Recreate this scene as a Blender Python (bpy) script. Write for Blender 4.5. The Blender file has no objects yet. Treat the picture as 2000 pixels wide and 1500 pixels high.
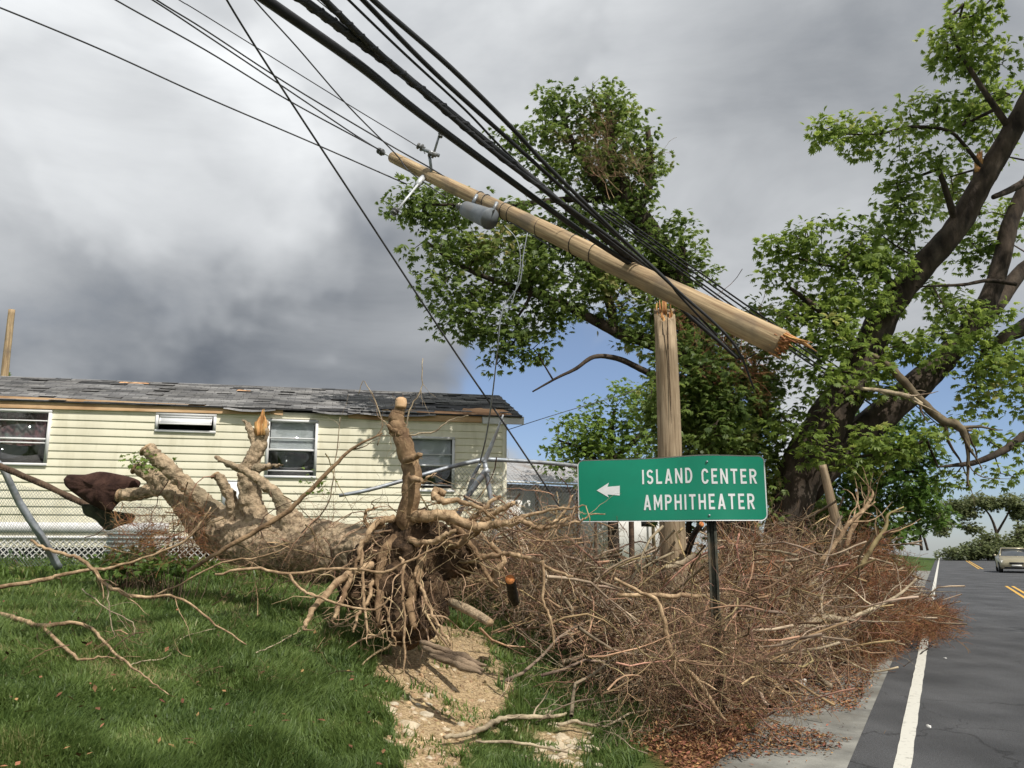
import bpy, math, random
import numpy as np
from mathutils import Vector, Matrix, noise as mnoise

# ------------------------------------------------------------------ camera, world, sun, exposure
R = math.radians
scene = bpy.context.scene
col = scene.collection
F = 1600.0                      # focal length in photo pixels (2000 px wide)
PITCH = R(11.14); EYE = 1.6
cP, sP = math.cos(PITCH), math.sin(PITCH)
cam_d = bpy.data.cameras.new('camera'); cam = bpy.data.objects.new('camera', cam_d); col.objects.link(cam)
cam_d.sensor_width = 36; cam_d.lens = 36 * F / 2000; cam_d.clip_end = 3000; cam_d.clip_start = 0.05
cam.location = (0, 0, EYE); cam.rotation_euler = (R(90) + PITCH, 0, 0)
scene.camera = cam
scene.view_settings.view_transform = 'Standard'; scene.view_settings.look = 'None'
scene.view_settings.exposure = 0.0; scene.view_settings.gamma = 1.0
scene.cycles.max_bounces = 5; scene.cycles.transparent_max_bounces = 12
scene.cycles.diffuse_bounces = 3; scene.cycles.glossy_bounces = 2
scene.cycles.use_adaptive_sampling = True; scene.cycles.adaptive_threshold = 0.02

def raydir(px, py):
    u = (px - 1000) / F; v = (750 - py) / F
    d = np.array([u, cP - v * sP, sP + v * cP])
    return d / d[1]
def at(px, py, Y):
    d = raydir(px, py)
    return np.array([d[0] * Y, Y, EYE + d[2] * Y])
def project(P):
    P = np.atleast_2d(P); x = P[:, 0]; y = P[:, 1]; z = P[:, 2] - EYE
    f = y * cP + z * sP; up = -y * sP + z * cP
    return 1000 + F * x / f, 750 - F * up / f

SUN_EL = R(52); SUN_H = np.array([0.62, -0.785])          # horizontal direction towards the sun
sdir = Vector((SUN_H[0] * math.cos(SUN_EL), SUN_H[1] * math.cos(SUN_EL), math.sin(SUN_EL))).normalized()
sl = bpy.data.lights.new('sun', 'SUN'); sl.energy = 4.6; sl.angle = R(0.6); sl.color = (1.0, 0.95, 0.87)
so = bpy.data.objects.new('sun', sl); col.objects.link(so); so.rotation_euler = sdir.to_track_quat('Z', 'Y').to_euler()
so.location = (5, -5, 20)

world = bpy.data.worlds.new("World"); scene.world = world; world.use_nodes = True
NT = world.node_tree; NT.nodes.clear()
def wn(t, **k):
    n = NT.nodes.new(t)
    for a, b in k.items(): setattr(n, a, b)
    return n
def wl(a, b): NT.links.new(a, b)
wout = wn('ShaderNodeOutputWorld'); 
tc = wn('ShaderNodeTexCoord')
sky = wn('ShaderNodeTexSky', sky_type='NISHITA'); sky.sun_disc = False
sky.sun_elevation = SUN_EL; sky.sun_rotation = math.atan2(SUN_H[0], SUN_H[1]); sky.altitude = 50; sky.dust_density = 0.2; sky.ozone_density = 2.0
skybg = wn('ShaderNodeBackground'); skybg.inputs['Strength'].default_value = 0.11
tint = wn('ShaderNodeMix', data_type='RGBA', blend_type='MULTIPLY'); tint.inputs[0].default_value = 1.0
wl(sky.outputs[0], tint.inputs[6])
sxyz = wn('ShaderNodeSeparateXYZ'); wl(tc.outputs['Generated'], sxyz.inputs[0]); rz = wn('ShaderNodeValToRGB'); wl(sxyz.outputs[2], rz.inputs[0])
rz.color_ramp.elements[0].position = 0.0; rz.color_ramp.elements[0].color = (.62, .72, .98, 1); rz.color_ramp.elements[1].position = .3; rz.color_ramp.elements[1].color = (1.15, 1.02, 1.0, 1); wl(rz.outputs[0], tint.inputs[7])
wl(tint.outputs[2], skybg.inputs['Color'])
def wmath(op, a, b=None, c=None, clamp=False):
    n = wn('ShaderNodeMath', operation=op); n.use_clamp = clamp
    for i, v in enumerate((a, b, c)):
        if v is None: continue
        if isinstance(v, (int, float)): n.inputs[i].default_value = v
        else: wl(v, n.inputs[i])
    return n.outputs[0]
def wspot(px, py, rpx, soft=1.0):
    d = raydir(px, py); d = d / np.linalg.norm(d)
    dt = wn('ShaderNodeVectorMath', operation='DOT_PRODUCT'); wl(warp, dt.inputs[0]); dt.inputs[1].default_value = tuple(d)
    mr = wn('ShaderNodeMapRange', interpolation_type='SMOOTHERSTEP'); wl(dt.outputs['Value'], mr.inputs['Value'])
    a = math.atan(rpx / F)
    mr.inputs['From Min'].default_value = math.cos(a); mr.inputs['From Max'].default_value = math.cos(a * (1 - soft))
    return mr.outputs[0]
# a little warping of the direction so that cloud edges billow
n0 = wn('ShaderNodeTexNoise'); n0.inputs['Scale'].default_value = 2.6; n0.inputs['Detail'].default_value = 5
wl(tc.outputs['Generated'], n0.inputs['Vector'])
vs = wn('ShaderNodeVectorMath', operation='SUBTRACT'); wl(n0.outputs['Color'], vs.inputs[0]); vs.inputs[1].default_value = (.5, .5, .5)
vm = wn('ShaderNodeVectorMath', operation='SCALE'); wl(vs.outputs[0], vm.inputs[0]); vm.inputs['Scale'].default_value = 0.20
va = wn('ShaderNodeVectorMath', operation='ADD'); wl(tc.outputs['Generated'], va.inputs[0]); wl(vm.outputs[0], va.inputs[1])
warp = va.outputs[0]
mp = wn('ShaderNodeMapping'); mp.inputs['Scale'].default_value = (1, 1, 2.6); wl(tc.outputs['Generated'], mp.inputs['Vector'])
n1 = wn('ShaderNodeTexNoise'); n1.inputs['Scale'].default_value = 2.4; n1.inputs['Detail'].default_value = 9; n1.inputs['Roughness'].default_value = .56; n1.inputs['Distortion'].default_value = .4
wl(mp.outputs[0], n1.inputs['Vector'])
n2 = wn('ShaderNodeTexNoise'); n2.inputs['Scale'].default_value = 1.3; n2.inputs['Detail'].default_value = 3
wl(mp.outputs[0], n2.inputs['Vector'])
bright = 0.60
for (x, y, r, w) in [(200, 400, 430, .26), (1000, 0, 560, .20), (350, 60, 460, .18), (480, 450, 240, .08), (-500, 300, 600, .1), (620, 330, 300, .05),
                     (100, 650, 520, -.20), (560, 670, 640, -.14), (300, 740, 1000, -.18), (1700, 200, 700, -.16), (1450, 420, 420, -.07), (900, 260, 260, -.07)]:
    bright = wmath('MULTIPLY_ADD', wspot(x, y, r), w, bright)
nn = wmath('SUBTRACT', n1.outputs['Fac'], 0.5)
bright = wmath('MULTIPLY_ADD', nn, 0.62, bright)
bright = wmath('MAXIMUM', bright, 0.155)
blue = 0.0
for (x, y, r, w) in [(1130, 900, 430, 2.3), (1960, 1010, 460, 3.4), (1520, 620, 330, 1.6), (1350, 950, 340, 1.2)]:
    blue = wmath('MULTIPLY_ADD', wspot(x, y, r), w, blue)
n2s = wmath('SUBTRACT', n2.outputs['Fac'], 0.5)
blue = wmath('MULTIPLY_ADD', nn, -1.5, blue)

mrb = wn('ShaderNodeMapRange', interpolation_type='SMOOTHSTEP'); wl(blue, mrb.inputs['Value'])
mrb.inputs['From Min'].default_value = -0.05; mrb.inputs['From Max'].default_value = 2.0
ccol = wn('ShaderNodeCombineColor'); wl(wmath('MULTIPLY_ADD', bright, 0.985, -.018), ccol.inputs[0]); wl(wmath('MULTIPLY', bright, .99), ccol.inputs[1]); wl(wmath('MULTIPLY_ADD', bright, .975, .032), ccol.inputs[2])
cbg = wn('ShaderNodeBackground'); wl(ccol.outputs[0], cbg.inputs['Color']); cbg.inputs['Strength'].default_value = 1.0
mix = wn('ShaderNodeMixShader'); wl(mrb.outputs[0], mix.inputs[0]); wl(cbg.outputs[0], mix.inputs[1]); wl(skybg.outputs[0], mix.inputs[2])
wl(mix.outputs[0], wout.inputs[0])

# ------------------------------------------------------------------ helpers
class Geo:
    def __init__(s): s.v = []; s.f = []; s.n = 0; s.m = []
    def add(s, V, Fc, m=0):
        V = np.asarray(V, float); s.v.append(V)
        for k in ((Fc,) if isinstance(Fc, np.ndarray) else (np.array(Fc),)):
            s.f.append(k.astype(np.int64) + s.n); s.m.append((len(k), m))
        s.n += len(V)
    def box(s, a, b, m=0, M=None):
        x0, y0, z0 = a; x1, y1, z1 = b
        V = np.array([[x0, y0, z0], [x1, y0, z0], [x1, y1, z0], [x0, y1, z0], [x0, y0, z1], [x1, y0, z1], [x1, y1, z1], [x0, y1, z1]], float)
        if M is not None: V = V @ M.T
        s.add(V, np.array([[0, 3, 2, 1], [4, 5, 6, 7], [0, 1, 5, 4], [1, 2, 6, 5], [2, 3, 7, 6], [3, 0, 4, 7]]), m)
    def prism(s, poly, d, m=0):
        """poly: (n,3) points, extruded along vector d"""
        P = np.asarray(poly, float); n = len(P); d = np.asarray(d, float)
        s.add(np.vstack([P, P + d]), np.array([[i, (i + 1) % n, n + (i + 1) % n, n + i] for i in range(n)]), m)
        s.add(P, np.array([list(range(n))[::-1]]), m); s.add(P + d, np.array([list(range(n))]), m)
    def tube(s, P, rad, n=6, m=0, cap=True, bump=0.0, seed=0, bf=3.0):
        P = np.asarray(P, float); rad = np.asarray(rad, float) * np.ones(len(P))
        T = np.gradient(P, axis=0); T /= np.linalg.norm(T, axis=1)[:, None] + 1e-12
        ref = np.array([0, 0, 1.]) if abs(T[0][2]) < .9 else np.array([1., 0, 0])
        U = np.cross(ref, T[0]); U /= np.linalg.norm(U)
        Us = [U]
        for i in range(1, len(P)):
            U = Us[-1] - T[i] * np.dot(Us[-1], T[i]); U /= np.linalg.norm(U) + 1e-12; Us.append(U)
        U = np.array(Us); W = np.cross(T, U)
        a = np.arange(n) / n * 2 * math.pi
        ring = np.cos(a)[None, :, None] * U[:, None] + np.sin(a)[None, :, None] * W[:, None]
        rr = rad[:, None] * np.ones((1, n))
        if bump:
            for i in range(len(P)):
                for j in range(n):
                    q = P[i] + ring[i, j] * rad[i]
                    rr[i, j] *= 1 + bump * (mnoise.noise(Vector(q * bf / max(rad[i], .05) * .3) + Vector((seed, 0, 0))) + .6 * mnoise.noise(Vector(q * bf * 1.7) + Vector((0, seed, 0))))
        V = (P[:, None] + ring * rr[:, :, None]).reshape(-1, 3)
        k = len(P); i = np.arange(k - 1)[:, None] * n; j = np.arange(n)[None]; j2 = (j + 1) % n
        Q = np.stack([i + j, i + j2, i + n + j2, i + n + j], -1).reshape(-1, 4)
        s.add(V, Q, m)
        if cap and n > 3:
            b = s.n - len(V)
            s.f.append(np.array([[b + q for q in range(n)][::-1]])); s.m.append((1, m))
            s.f.append(np.array([[b + (k - 1) * n + q for q in range(n)]])); s.m.append((1, m))
    def inst(s, V, Fc, M, T, m=0):
        """many transformed copies of template V,Fc merged: M (k,3,3), T (k,3)"""
        k = len(T); n = len(V)
        W = np.einsum('kij,nj->kni', M, V) + T[:, None]
        Q = (Fc[None] + (np.arange(k) * n)[:, None, None]).reshape(-1, Fc.shape[1])
        s.add(W.reshape(-1, 3), Q, m)

def mesh_from(name, G, off=(0, 0, 0)):
    V = np.vstack(G.v) - np.asarray(off, float)
    tot = np.concatenate([np.full(len(f), f.shape[1]) for f in G.f]); idx = np.concatenate([f.ravel() for f in G.f])
    me = bpy.data.meshes.new(name)
    me.vertices.add(len(V)); me.vertices.foreach_set('co', V.astype(np.float32).ravel())
    me.loops.add(len(idx)); me.loops.foreach_set('vertex_index', idx.astype(np.int32))
    me.polygons.add(len(tot)); st = np.concatenate([[0], np.cumsum(tot)[:-1]])
    me.polygons.foreach_set('loop_start', st.astype(np.int32)); me.polygons.foreach_set('loop_total', tot.astype(np.int32))
    mi = np.concatenate([np.full(c, m) for c, m in G.m])
    if mi.any(): me.polygons.foreach_set('material_index', mi.astype(np.int32))
    me.update(calc_edges=True); me.validate()
    return me
ROOT = {}
def tag(o, label=None, cat=None, group=None, kind=None):
    if label: o['label'] = label
    if cat: o['category'] = cat
    if group: o['group'] = group
    if kind: o['kind'] = kind
    return o
def thing(name, label, cat, loc=(0, 0, 0), group=None, rot=None):
    o = bpy.data.objects.new(name, None); col.objects.link(o); o.location = tuple(loc); o.empty_display_size = .2
    if rot is not None: o.rotation_euler = rot
    tag(o, label, cat, group); ROOT[o] = (0, 0, 0) if rot is not None else tuple(loc)
    return o
def obj(name, G, mat, parent=None, smooth=False, loc=None):
    """vertices are in world space (or in the parent's local space when the parent is rotated)"""
    if parent is not None: off = ROOT[parent]
    else: off = (0, 0, 0) if loc is None else loc
    me = mesh_from(name, G, off); o = bpy.data.objects.new(name, me); col.objects.link(o)
    for m in (mat if isinstance(mat, (list, tuple)) else [mat]): me.materials.append(m)
    if smooth: me.polygons.foreach_set('use_smooth', np.ones(len(me.polygons), bool))
    if parent is not None: o.parent = parent; ROOT[o] = off
    else: o.location = tuple(off); ROOT[o] = off
    return o
def single(name, G, mat, label, cat, group=None, smooth=False, kind=None):
    V = np.vstack(G.v); c = (V.min(0) + V.max(0)) / 2; c[2] = V[:, 2].min()
    o = obj(name, G, mat, None, smooth, tuple(c)); tag(o, label, cat, group, kind); return o
def rotmats(rng, n, tilt=None):
    q = rng.normal(size=(n, 4)); q /= np.linalg.norm(q, axis=1)[:, None]; w, x, y, z = q.T
    return np.stack([1 - 2 * (y * y + z * z), 2 * (x * y - z * w), 2 * (x * z + y * w), 2 * (x * y + z * w), 1 - 2 * (x * x + z * z), 2 * (y * z - x * w),
                     2 * (x * z - y * w), 2 * (y * z + x * w), 1 - 2 * (x * x + y * y)], -1).reshape(-1, 3, 3)
def euler_mats(a, b, c):
    """Rz(a) @ Ry(b) @ Rx(c), arrays"""
    ca, sa, cb, sb, cc, sc = np.cos(a), np.sin(a), np.cos(b), np.sin(b), np.cos(c), np.sin(c); o = np.zeros_like(a); l = o + 1
    Rz = np.stack([ca, -sa, o, sa, ca, o, o, o, l], -1).reshape(-1, 3, 3)
    Ry = np.stack([cb, o, sb, o, l, o, -sb, o, cb], -1).reshape(-1, 3, 3)
    Rx = np.stack([l, o, o, o, cc, -sc, o, sc, cc], -1).reshape(-1, 3, 3)
    return Rz @ Ry @ Rx
def smooth_path(P, rad, sub=5):
    P = np.asarray(P, float); rad = np.asarray(rad, float) * np.ones(len(P))
    if len(P) < 3: 
        t = np.linspace(0, 1, sub + 1)[:, None]
        return P[0] * (1 - t) + P[-1] * t, (rad[0] * (1 - t) + rad[-1] * t)[:, 0]
    A = np.vstack([2 * P[0] - P[1], P, 2 * P[-1] - P[-2]]); out = []; ro = []
    for i in range(len(P) - 1):
        p0, p1, p2, p3 = A[i:i + 4]
        for k in range(sub):
            t = k / sub
            out.append(.5 * (2 * p1 + (p2 - p0) * t + (2 * p0 - 5 * p1 + 4 * p2 - p3) * t * t + (3 * p1 - p0 - 3 * p2 + p3) * t ** 3)); ro.append(rad[i] * (1 - t) + rad[i + 1] * t)
    out.append(P[-1]); ro.append(rad[-1])
    return np.array(out), np.array(ro)
def ppath(L, Y=None, sub=5, jit=0, seed=0):
    """pixel path [(px,py,r_px[,Y])] -> smooth world path"""
    P = []; r = []
    for i, q in enumerate(L):
        y = q[3] if len(q) > 3 else (Y if np.isscalar(Y) else np.interp(i, [0, len(L) - 1], Y))
        P.append(at(q[0], q[1], y)); r.append(q[2] / F * y / (cP - (750 - q[1]) / F * sP))
    P, r = smooth_path(P, r, sub)
    if jit:
        rg = np.random.default_rng(seed); P[1:-1] += rg.normal(size=(len(P) - 2, 3)) * jit
    return P, r
def sstep(a, b, x):
    t = np.clip((np.asarray(x, float) - a) / (b - a), 0, 1); return t * t * (3 - 2 * t)
def vnoise(x, y, sc, seed=0):
    """cheap smooth value noise, vectorised, about -1..1"""
    rg = np.random.default_rng(seed); tab = rg.uniform(-1, 1, (64, 64))
    u = np.asarray(x, float) / sc + 1000; v = np.asarray(y, float) / sc + 1000
    i = np.floor(u).astype(int); j = np.floor(v).astype(int); a = u - i; b = v - j; a = a * a * (3 - 2 * a); b = b * b * (3 - 2 * b)
    g = lambda p, q: tab[p % 64, q % 64]
    return (g(i, j) * (1 - a) + g(i + 1, j) * a) * (1 - b) + (g(i, j + 1) * (1 - a) + g(i + 1, j + 1) * a) * b

# ------------------------------------------------------------------ materials
def new_mat(name):
    m = bpy.data.materials.new(name); m.use_nodes = True; nt = m.node_tree
    return m, nt, nt.nodes['Principled BSDF']
def lk(nt, a, b): nt.links.new(a, b)
def pmat(name, c1, c2=None, scale=4, rough=.8, bump=0, bscale=None, stretch=(1, 1, 1), island=0.0, c3=None, c3scale=1.0, c3amt=.5, metal=0, detail=6, spec=.3, contrast=(.35, .65), coord='Object'):
    m, nt, b = new_mat(name); N = nt.nodes
    b.inputs['Roughness'].default_value = rough; b.inputs['Metallic'].default_value = metal; b.inputs['Specular IOR Level'].default_value = spec
    tcn = N.new('ShaderNodeTexCoord'); mpn = N.new('ShaderNodeMapping'); mpn.inputs['Scale'].default_value = stretch
    lk(nt, tcn.outputs[coord], mpn.inputs['Vector'])
    c2 = c2 or c1
    no = N.new('ShaderNodeTexNoise'); no.inputs['Scale'].default_value = scale; no.inputs['Detail'].default_value = detail; no.inputs['Roughness'].default_value = .6
    lk(nt, mpn.outputs[0], no.inputs['Vector'])
    cr = N.new('ShaderNodeValToRGB'); cr.color_ramp.elements[0].position = contrast[0]; cr.color_ramp.elements[1].position = contrast[1]
    cr.color_ramp.elements[0].color = (*c1, 1); cr.color_ramp.elements[1].color = (*c2, 1); lk(nt, no.outputs['Fac'], cr.inputs[0])
    out = cr.outputs[0]
    if c3:
        n3 = N.new('ShaderNodeTexNoise'); n3.inputs['Scale'].default_value = c3scale; n3.inputs['Detail'].default_value = 4; lk(nt, tcn.outputs[coord], n3.inputs['Vector'])
        r3 = N.new('ShaderNodeMapRange'); r3.inputs['From Min'].default_value = .48; r3.inputs['From Max'].default_value = .66; r3.inputs['To Max'].default_value = c3amt; lk(nt, n3.outputs['Fac'], r3.inputs['Value'])
        mx = N.new('ShaderNodeMix'); mx.data_type = 'RGBA'; lk(nt, r3.outputs[0], mx.inputs[0]); lk(nt, out, mx.inputs[6]); mx.inputs[7].default_value = (*c3, 1); out = mx.outputs[2]
    if island:
        g = N.new('ShaderNodeNewGeometry'); hs = N.new('ShaderNodeHueSaturation')
        r4 = N.new('ShaderNodeMapRange'); r4.inputs['To Min'].default_value = 1 - island; r4.inputs['To Max'].default_value = 1 + island; lk(nt, g.outputs['Random Per Island'], r4.inputs['Value'])
        lk(nt, r4.outputs[0], hs.inputs['Value']); lk(nt, out, hs.inputs['Color'])
        ml = N.new('ShaderNodeMath'); ml.operation = 'MULTIPLY'; lk(nt, g.outputs['Random Per Island'], ml.inputs[0]); ml.inputs[1].default_value = 37.77
        fr = N.new('ShaderNodeMath'); fr.operation = 'FRACT'; lk(nt, ml.outputs[0], fr.inputs[0])
        r5 = N.new('ShaderNodeMapRange'); r5.inputs['To Min'].default_value = .5 - island * .05; r5.inputs['To Max'].default_value = .5 + island * .05; lk(nt, fr.outputs[0], r5.inputs['Value']); lk(nt, r5.outputs[0], hs.inputs['Hue'])
        out = hs.outputs[0]
    lk(nt, out, b.inputs['Base Color'])
    if bump:
        nb = N.new('ShaderNodeTexNoise'); nb.inputs['Scale'].default_value = bscale or scale * 3; nb.inputs['Detail'].default_value = 8; nb.inputs['Roughness'].default_value = .65
        lk(nt, mpn.outputs[0], nb.inputs['Vector'])
        bp = N.new('ShaderNodeBump'); bp.inputs['Strength'].default_value = 1; bp.inputs['Distance'].default_value = bump; lk(nt, nb.outputs['Fac'], bp.inputs['Height']); lk(nt, bp.outputs[0], b.inputs['Normal'])
    return m
def leafmat(name, c1, c2, c3=None, trans=.35, patch=.5, gloss=.45):
    """leaf: colour differs from leaf to leaf and from bough to bough; light comes through"""
    m, nt, b = new_mat(name); N = nt.nodes
    g = N.new('ShaderNodeNewGeometry'); tcn = N.new('ShaderNodeTexCoord')
    no = N.new('ShaderNodeTexNoise'); no.inputs['Scale'].default_value = patch; no.inputs['Detail'].default_value = 3; lk(nt, tcn.outputs['Object'], no.inputs['Vector'])
    ad = N.new('ShaderNodeMath'); ad.operation = 'MULTIPLY_ADD'; lk(nt, g.outputs['Random Per Island'], ad.inputs[0]); ad.inputs[1].default_value = .55; 
    sb = N.new('ShaderNodeMath'); sb.operation = 'MULTIPLY_ADD'; lk(nt, no.outputs['Fac'], sb.inputs[0]); sb.inputs[1].default_value = 1.3; sb.inputs[2].default_value = -.42
    lk(nt, sb.outputs[0], ad.inputs[2])
    cr = N.new('ShaderNodeValToRGB'); e = cr.color_ramp.elements; e[0].position = .1; e[1].position = .8; e[0].color = (*c1, 1); e[1].color = (*c2, 1)
    if c3: x = e.new(.97); x.color = (*c3, 1)
    lk(nt, ad.outputs[0], cr.inputs[0]); lk(nt, cr.outputs[0], b.inputs['Base Color']); b.inputs['Roughness'].default_value = gloss; b.inputs['Specular IOR Level'].default_value = .35
    tr = N.new('ShaderNodeBsdfTranslucent'); hs = N.new('ShaderNodeHueSaturation'); hs.inputs['Value'].default_value = 1.5; hs.inputs['Hue'].default_value = .485; lk(nt, cr.outputs[0], hs.inputs['Color']); lk(nt, hs.outputs[0], tr.inputs['Color'])
    mx = N.new('ShaderNodeMixShader'); mx.inputs[0].default_value = trans; lk(nt, b.outputs[0], mx.inputs[1]); lk(nt, tr.outputs[0], mx.inputs[2]); lk(nt, mx.outputs[0], N['Material Output'].inputs[0])
    return m
M = {}
M['bark'] = pmat('bark', (.016, .011, .008), (.085, .062, .045), 5, .9, .03, 14, (1, 1, .35), c3=(.12, .10, .08), c3scale=2.2, c3amt=.35)
M['bark_pale'] = pmat('bark_pale', (.10, .065, .038), (.54, .41, .27), 13, .85, .06, 16, c3=(.2, .17, .11), c3scale=3.4, c3amt=.7, contrast=(.28, .55))
M['twigwood'] = pmat('twigwood', (.08, .055, .035), (.2, .15, .1), 6, .85, island=.3)
M['root'] = pmat('root', (.2, .125, .068), (.60, .43, .26), 13, .8, .014, 30, c3=(.17, .10, .055), c3scale=6, c3amt=.7)
M['root_dark'] = pmat('root_dark', (.11, .065, .035), (.36, .24, .135), 8, .85, .012, 40)
M['rootlet'] = pmat('rootlet', (.2, .13, .075), (.52, .38, .23), 6, .85, island=.4)
M['soil_dark'] = pmat('soil_dark', (.025, .015, .009), (.13, .08, .045), 9, .95, .05, 18)
M['brush'] = pmat('brush', (.10, .06, .035), (.42, .28, .165), 3, .85, island=.72, c3=(.26, .14, .075), c3scale=1.2, c3amt=.25)
M['brush_grey'] = pmat('brush_grey', (.15, .11, .075), (.52, .41, .29), 3, .85, island=.4)
M['brush_red'] = pmat('brush_red', (.12, .05, .024), (.34, .165, .075), 3, .85, island=.5)
M['limb_grey'] = pmat('limb_grey', (.16, .115, .08), (.50, .40, .28), 8, .85, .01, 40, island=.2)
M['litter'] = pmat('litter', (.09, .036, .018), (.32, .165, .08), 9, .85, island=.6)
M['polewood'] = pmat('polewood', (.24, .16, .09), (.56, .42, .25), 3.2, .8, .008, 9, (7, 7, .35), c3=(.17, .14, .105), c3scale=2.2, c3amt=.75)
M['polewood2'] = pmat('polewood2', (.19, .135, .08), (.42, .325, .215), 4, .85, .006, 10, (8, 8, .45), c3=(.1, .08, .05), c3scale=1.8, c3amt=.5)
M['splinter'] = pmat('splinter', (.3, .12, .04), (.6, .33, .14), 8, .8, .004, 20, (3, 3, 1), island=.3)
M['cable'] = pmat('cable', (.012, .012, .014), (.03, .03, .032), 3, .55, spec=.4)
M['wire'] = pmat('wire', (.05, .05, .055), (.1, .1, .105), 3, .5, metal=.3)
M['insul'] = pmat('insul', (.07, .07, .07), (.14, .14, .13), 3, .3, spec=.6)
M['galv'] = pmat('galv', (.22, .24, .27), (.42, .45, .48), 9, .5, metal=.5, c3=(.2, .16, .12), c3scale=4, c3amt=.4)
M['galv_pale'] = pmat('galv_pale', (.5, .52, .54), (.68, .7, .72), 9, .5, metal=.2)
M['xfmr'] = pmat('xfmr', (.13, .145, .16), (.22, .24, .26), 5, .45, c3=(.14, .12, .1), c3scale=5, c3amt=.5)
M['rustbar'] = pmat('rustbar', (.05, .032, .022), (.13, .085, .055), 12, .85, .004, 60)
M['siding'] = pmat('siding', (.66, .62, .46), (.84, .80, .63), 1.6, .6, c3=(.6, .56, .42), c3scale=1.1, c3amt=.4, stretch=(2.2, 1, .4), contrast=(.25, .5))
M['siding_white'] = pmat('siding_white', (.74, .73, .70), (.86, .86, .83), 1.2, .65, c3=(.5, .48, .42), c3scale=1.5, c3amt=.4)
M['trim'] = pmat('trim', (.7, .7, .7), (.82, .82, .82), 3, .5, c3=(.5, .48, .42), c3scale=3, c3amt=.4)
M['lumber'] = pmat('lumber', (.5, .3, .15), (.72, .5, .3), 2.2, .75, .003, 20, (.6, 8, 8), c3=(.26, .14, .07), c3scale=1.6, c3amt=.6)
M['ply'] = pmat('ply', (.5, .25, .11), (.7, .42, .22), 2.5, .8, c3=(.24, .13, .07), c3scale=2.0, c3amt=.8)
M['felt'] = pmat('felt', (.02, .02, .022), (.06, .06, .062), 6, .9)
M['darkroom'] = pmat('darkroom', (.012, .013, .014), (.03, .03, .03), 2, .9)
M['blind'] = pmat('blind', (.72, .73, .74), (.82, .83, .84), 2, .6)
M['curtain'] = pmat('curtain', (.06, .025, .03), (.2, .08, .09), 3, .9, c3=(.16, .2, .18), c3scale=5, c3amt=.8)
M['lattice'] = pmat('lattice', (.55, .54, .5), (.75, .74, .7), 4, .7)
M['sheetroof'] = pmat('sheetroof', (.22, .22, .23), (.42, .42, .42), 3, .6, stretch=(1, 6, 1), c3=(.2, .15, .11), c3scale=2, c3amt=.5)
M['maroon'] = pmat('maroon', (.028, .013, .010), (.075, .038, .028), 9, .95, .01, 60)
M['olive'] = pmat('olive', (.03, .035, .022), (.07, .075, .045), 9, .95, .01, 60)
M['bin'] = pmat('bin', (.3, .36, .34), (.44, .5, .48), 5, .6)
M['signback'] = pmat('signback', (.3, .32, .33), (.4, .42, .43), 5, .5, metal=.4)
M['signgreen'] = pmat('signgreen', (.0, .215, .125), (.0, .25, .145), 2.5, .38, c3=(.02, .21, .13), c3scale=1.2, c3amt=.5, spec=.5)
M['signwhite'] = pmat('signwhite', (.68, .7, .7), (.8, .82, .82), 5, .45)
M['postgreen'] = pmat('postgreen', (.028, .03, .022), (.075, .075, .055), 8, .7, c3=(.12, .08, .05), c3scale=8, c3amt=.5)
M['rock'] = pmat('rock', (.36, .28, .18), (.7, .6, .44), 7, .9, .02, 16)
M['chalk'] = pmat('chalk', (.34, .28, .19), (.62, .55, .43), 14, .9, .01, 40)
M['clod'] = pmat('clod', (.14, .09, .045), (.48, .35, .2), 12, .95, island=.35)
M['gravel'] = pmat('gravel', (.3, .22, .14), (.62, .5, .35), 6, .9, island=.35)
M['dead_bark'] = pmat('dead_bark', (.08, .055, .035), (.33, .24, .16), 7, .9, .02, 25, (.4, 1.5, 1.5))
M['charred'] = pmat('charred', (.015, .012, .01), (.05, .04, .03), 9, .9, .01, 40)
M['cutwood'] = pmat('cutwood', (.42, .13, .04), (.62, .25, .08), 9, .85)
M['litterwhite'] = pmat('litterwhite', (.75, .74, .7), (.85, .84, .8), 5, .6)
M['leaf'] = leafmat('leaf', (.075, .13, .024), (.28, .38, .085), (.42, .40, .16), .52, .6)
M['leaf2'] = leafmat('leaf2', (.06, .105, .024), (.21, .29, .075), (.42, .38, .17), .52, .6)
M['leaf_light'] = leafmat('leaf_light', (.09, .16, .03), (.24, .35, .075), (.33, .34, .13), .42, .6)
M['leaf_dark'] = leafmat('leaf_dark', (.035, .08, .015), (.13, .23, .04), (.2, .27, .07), .36, .9)
M['leaf_far'] = leafmat('leaf_far', (.09, .12, .05), (.22, .25, .11), (.3, .28, .16), .4, .3)
M['weed'] = leafmat('weed', (.05, .1, .02), (.14, .22, .045), (.3, .26, .11), .35, 1.0)
M['grass'] = leafmat('grass', (.05, .092, .022), (.175, .25, .068), (.40, .34, .17), .38, 1.6, .5)
def glass():
    m, nt, b = new_mat('window_glass'); N = nt.nodes
    gl = N.new('ShaderNodeBsdfGlossy'); gl.inputs['Roughness'].default_value = .03; tr = N.new('ShaderNodeBsdfTransparent'); tr.inputs[0].default_value = (.93, .95, .95, 1)
    mx = N.new('ShaderNodeMixShader'); mx.inputs[0].default_value = .10; lk(nt, tr.outputs[0], mx.inputs[1]); lk(nt, gl.outputs[0], mx.inputs[2]); lk(nt, mx.outputs[0], N['Material Output'].inputs[0]); return m
M['glass'] = glass()
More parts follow.
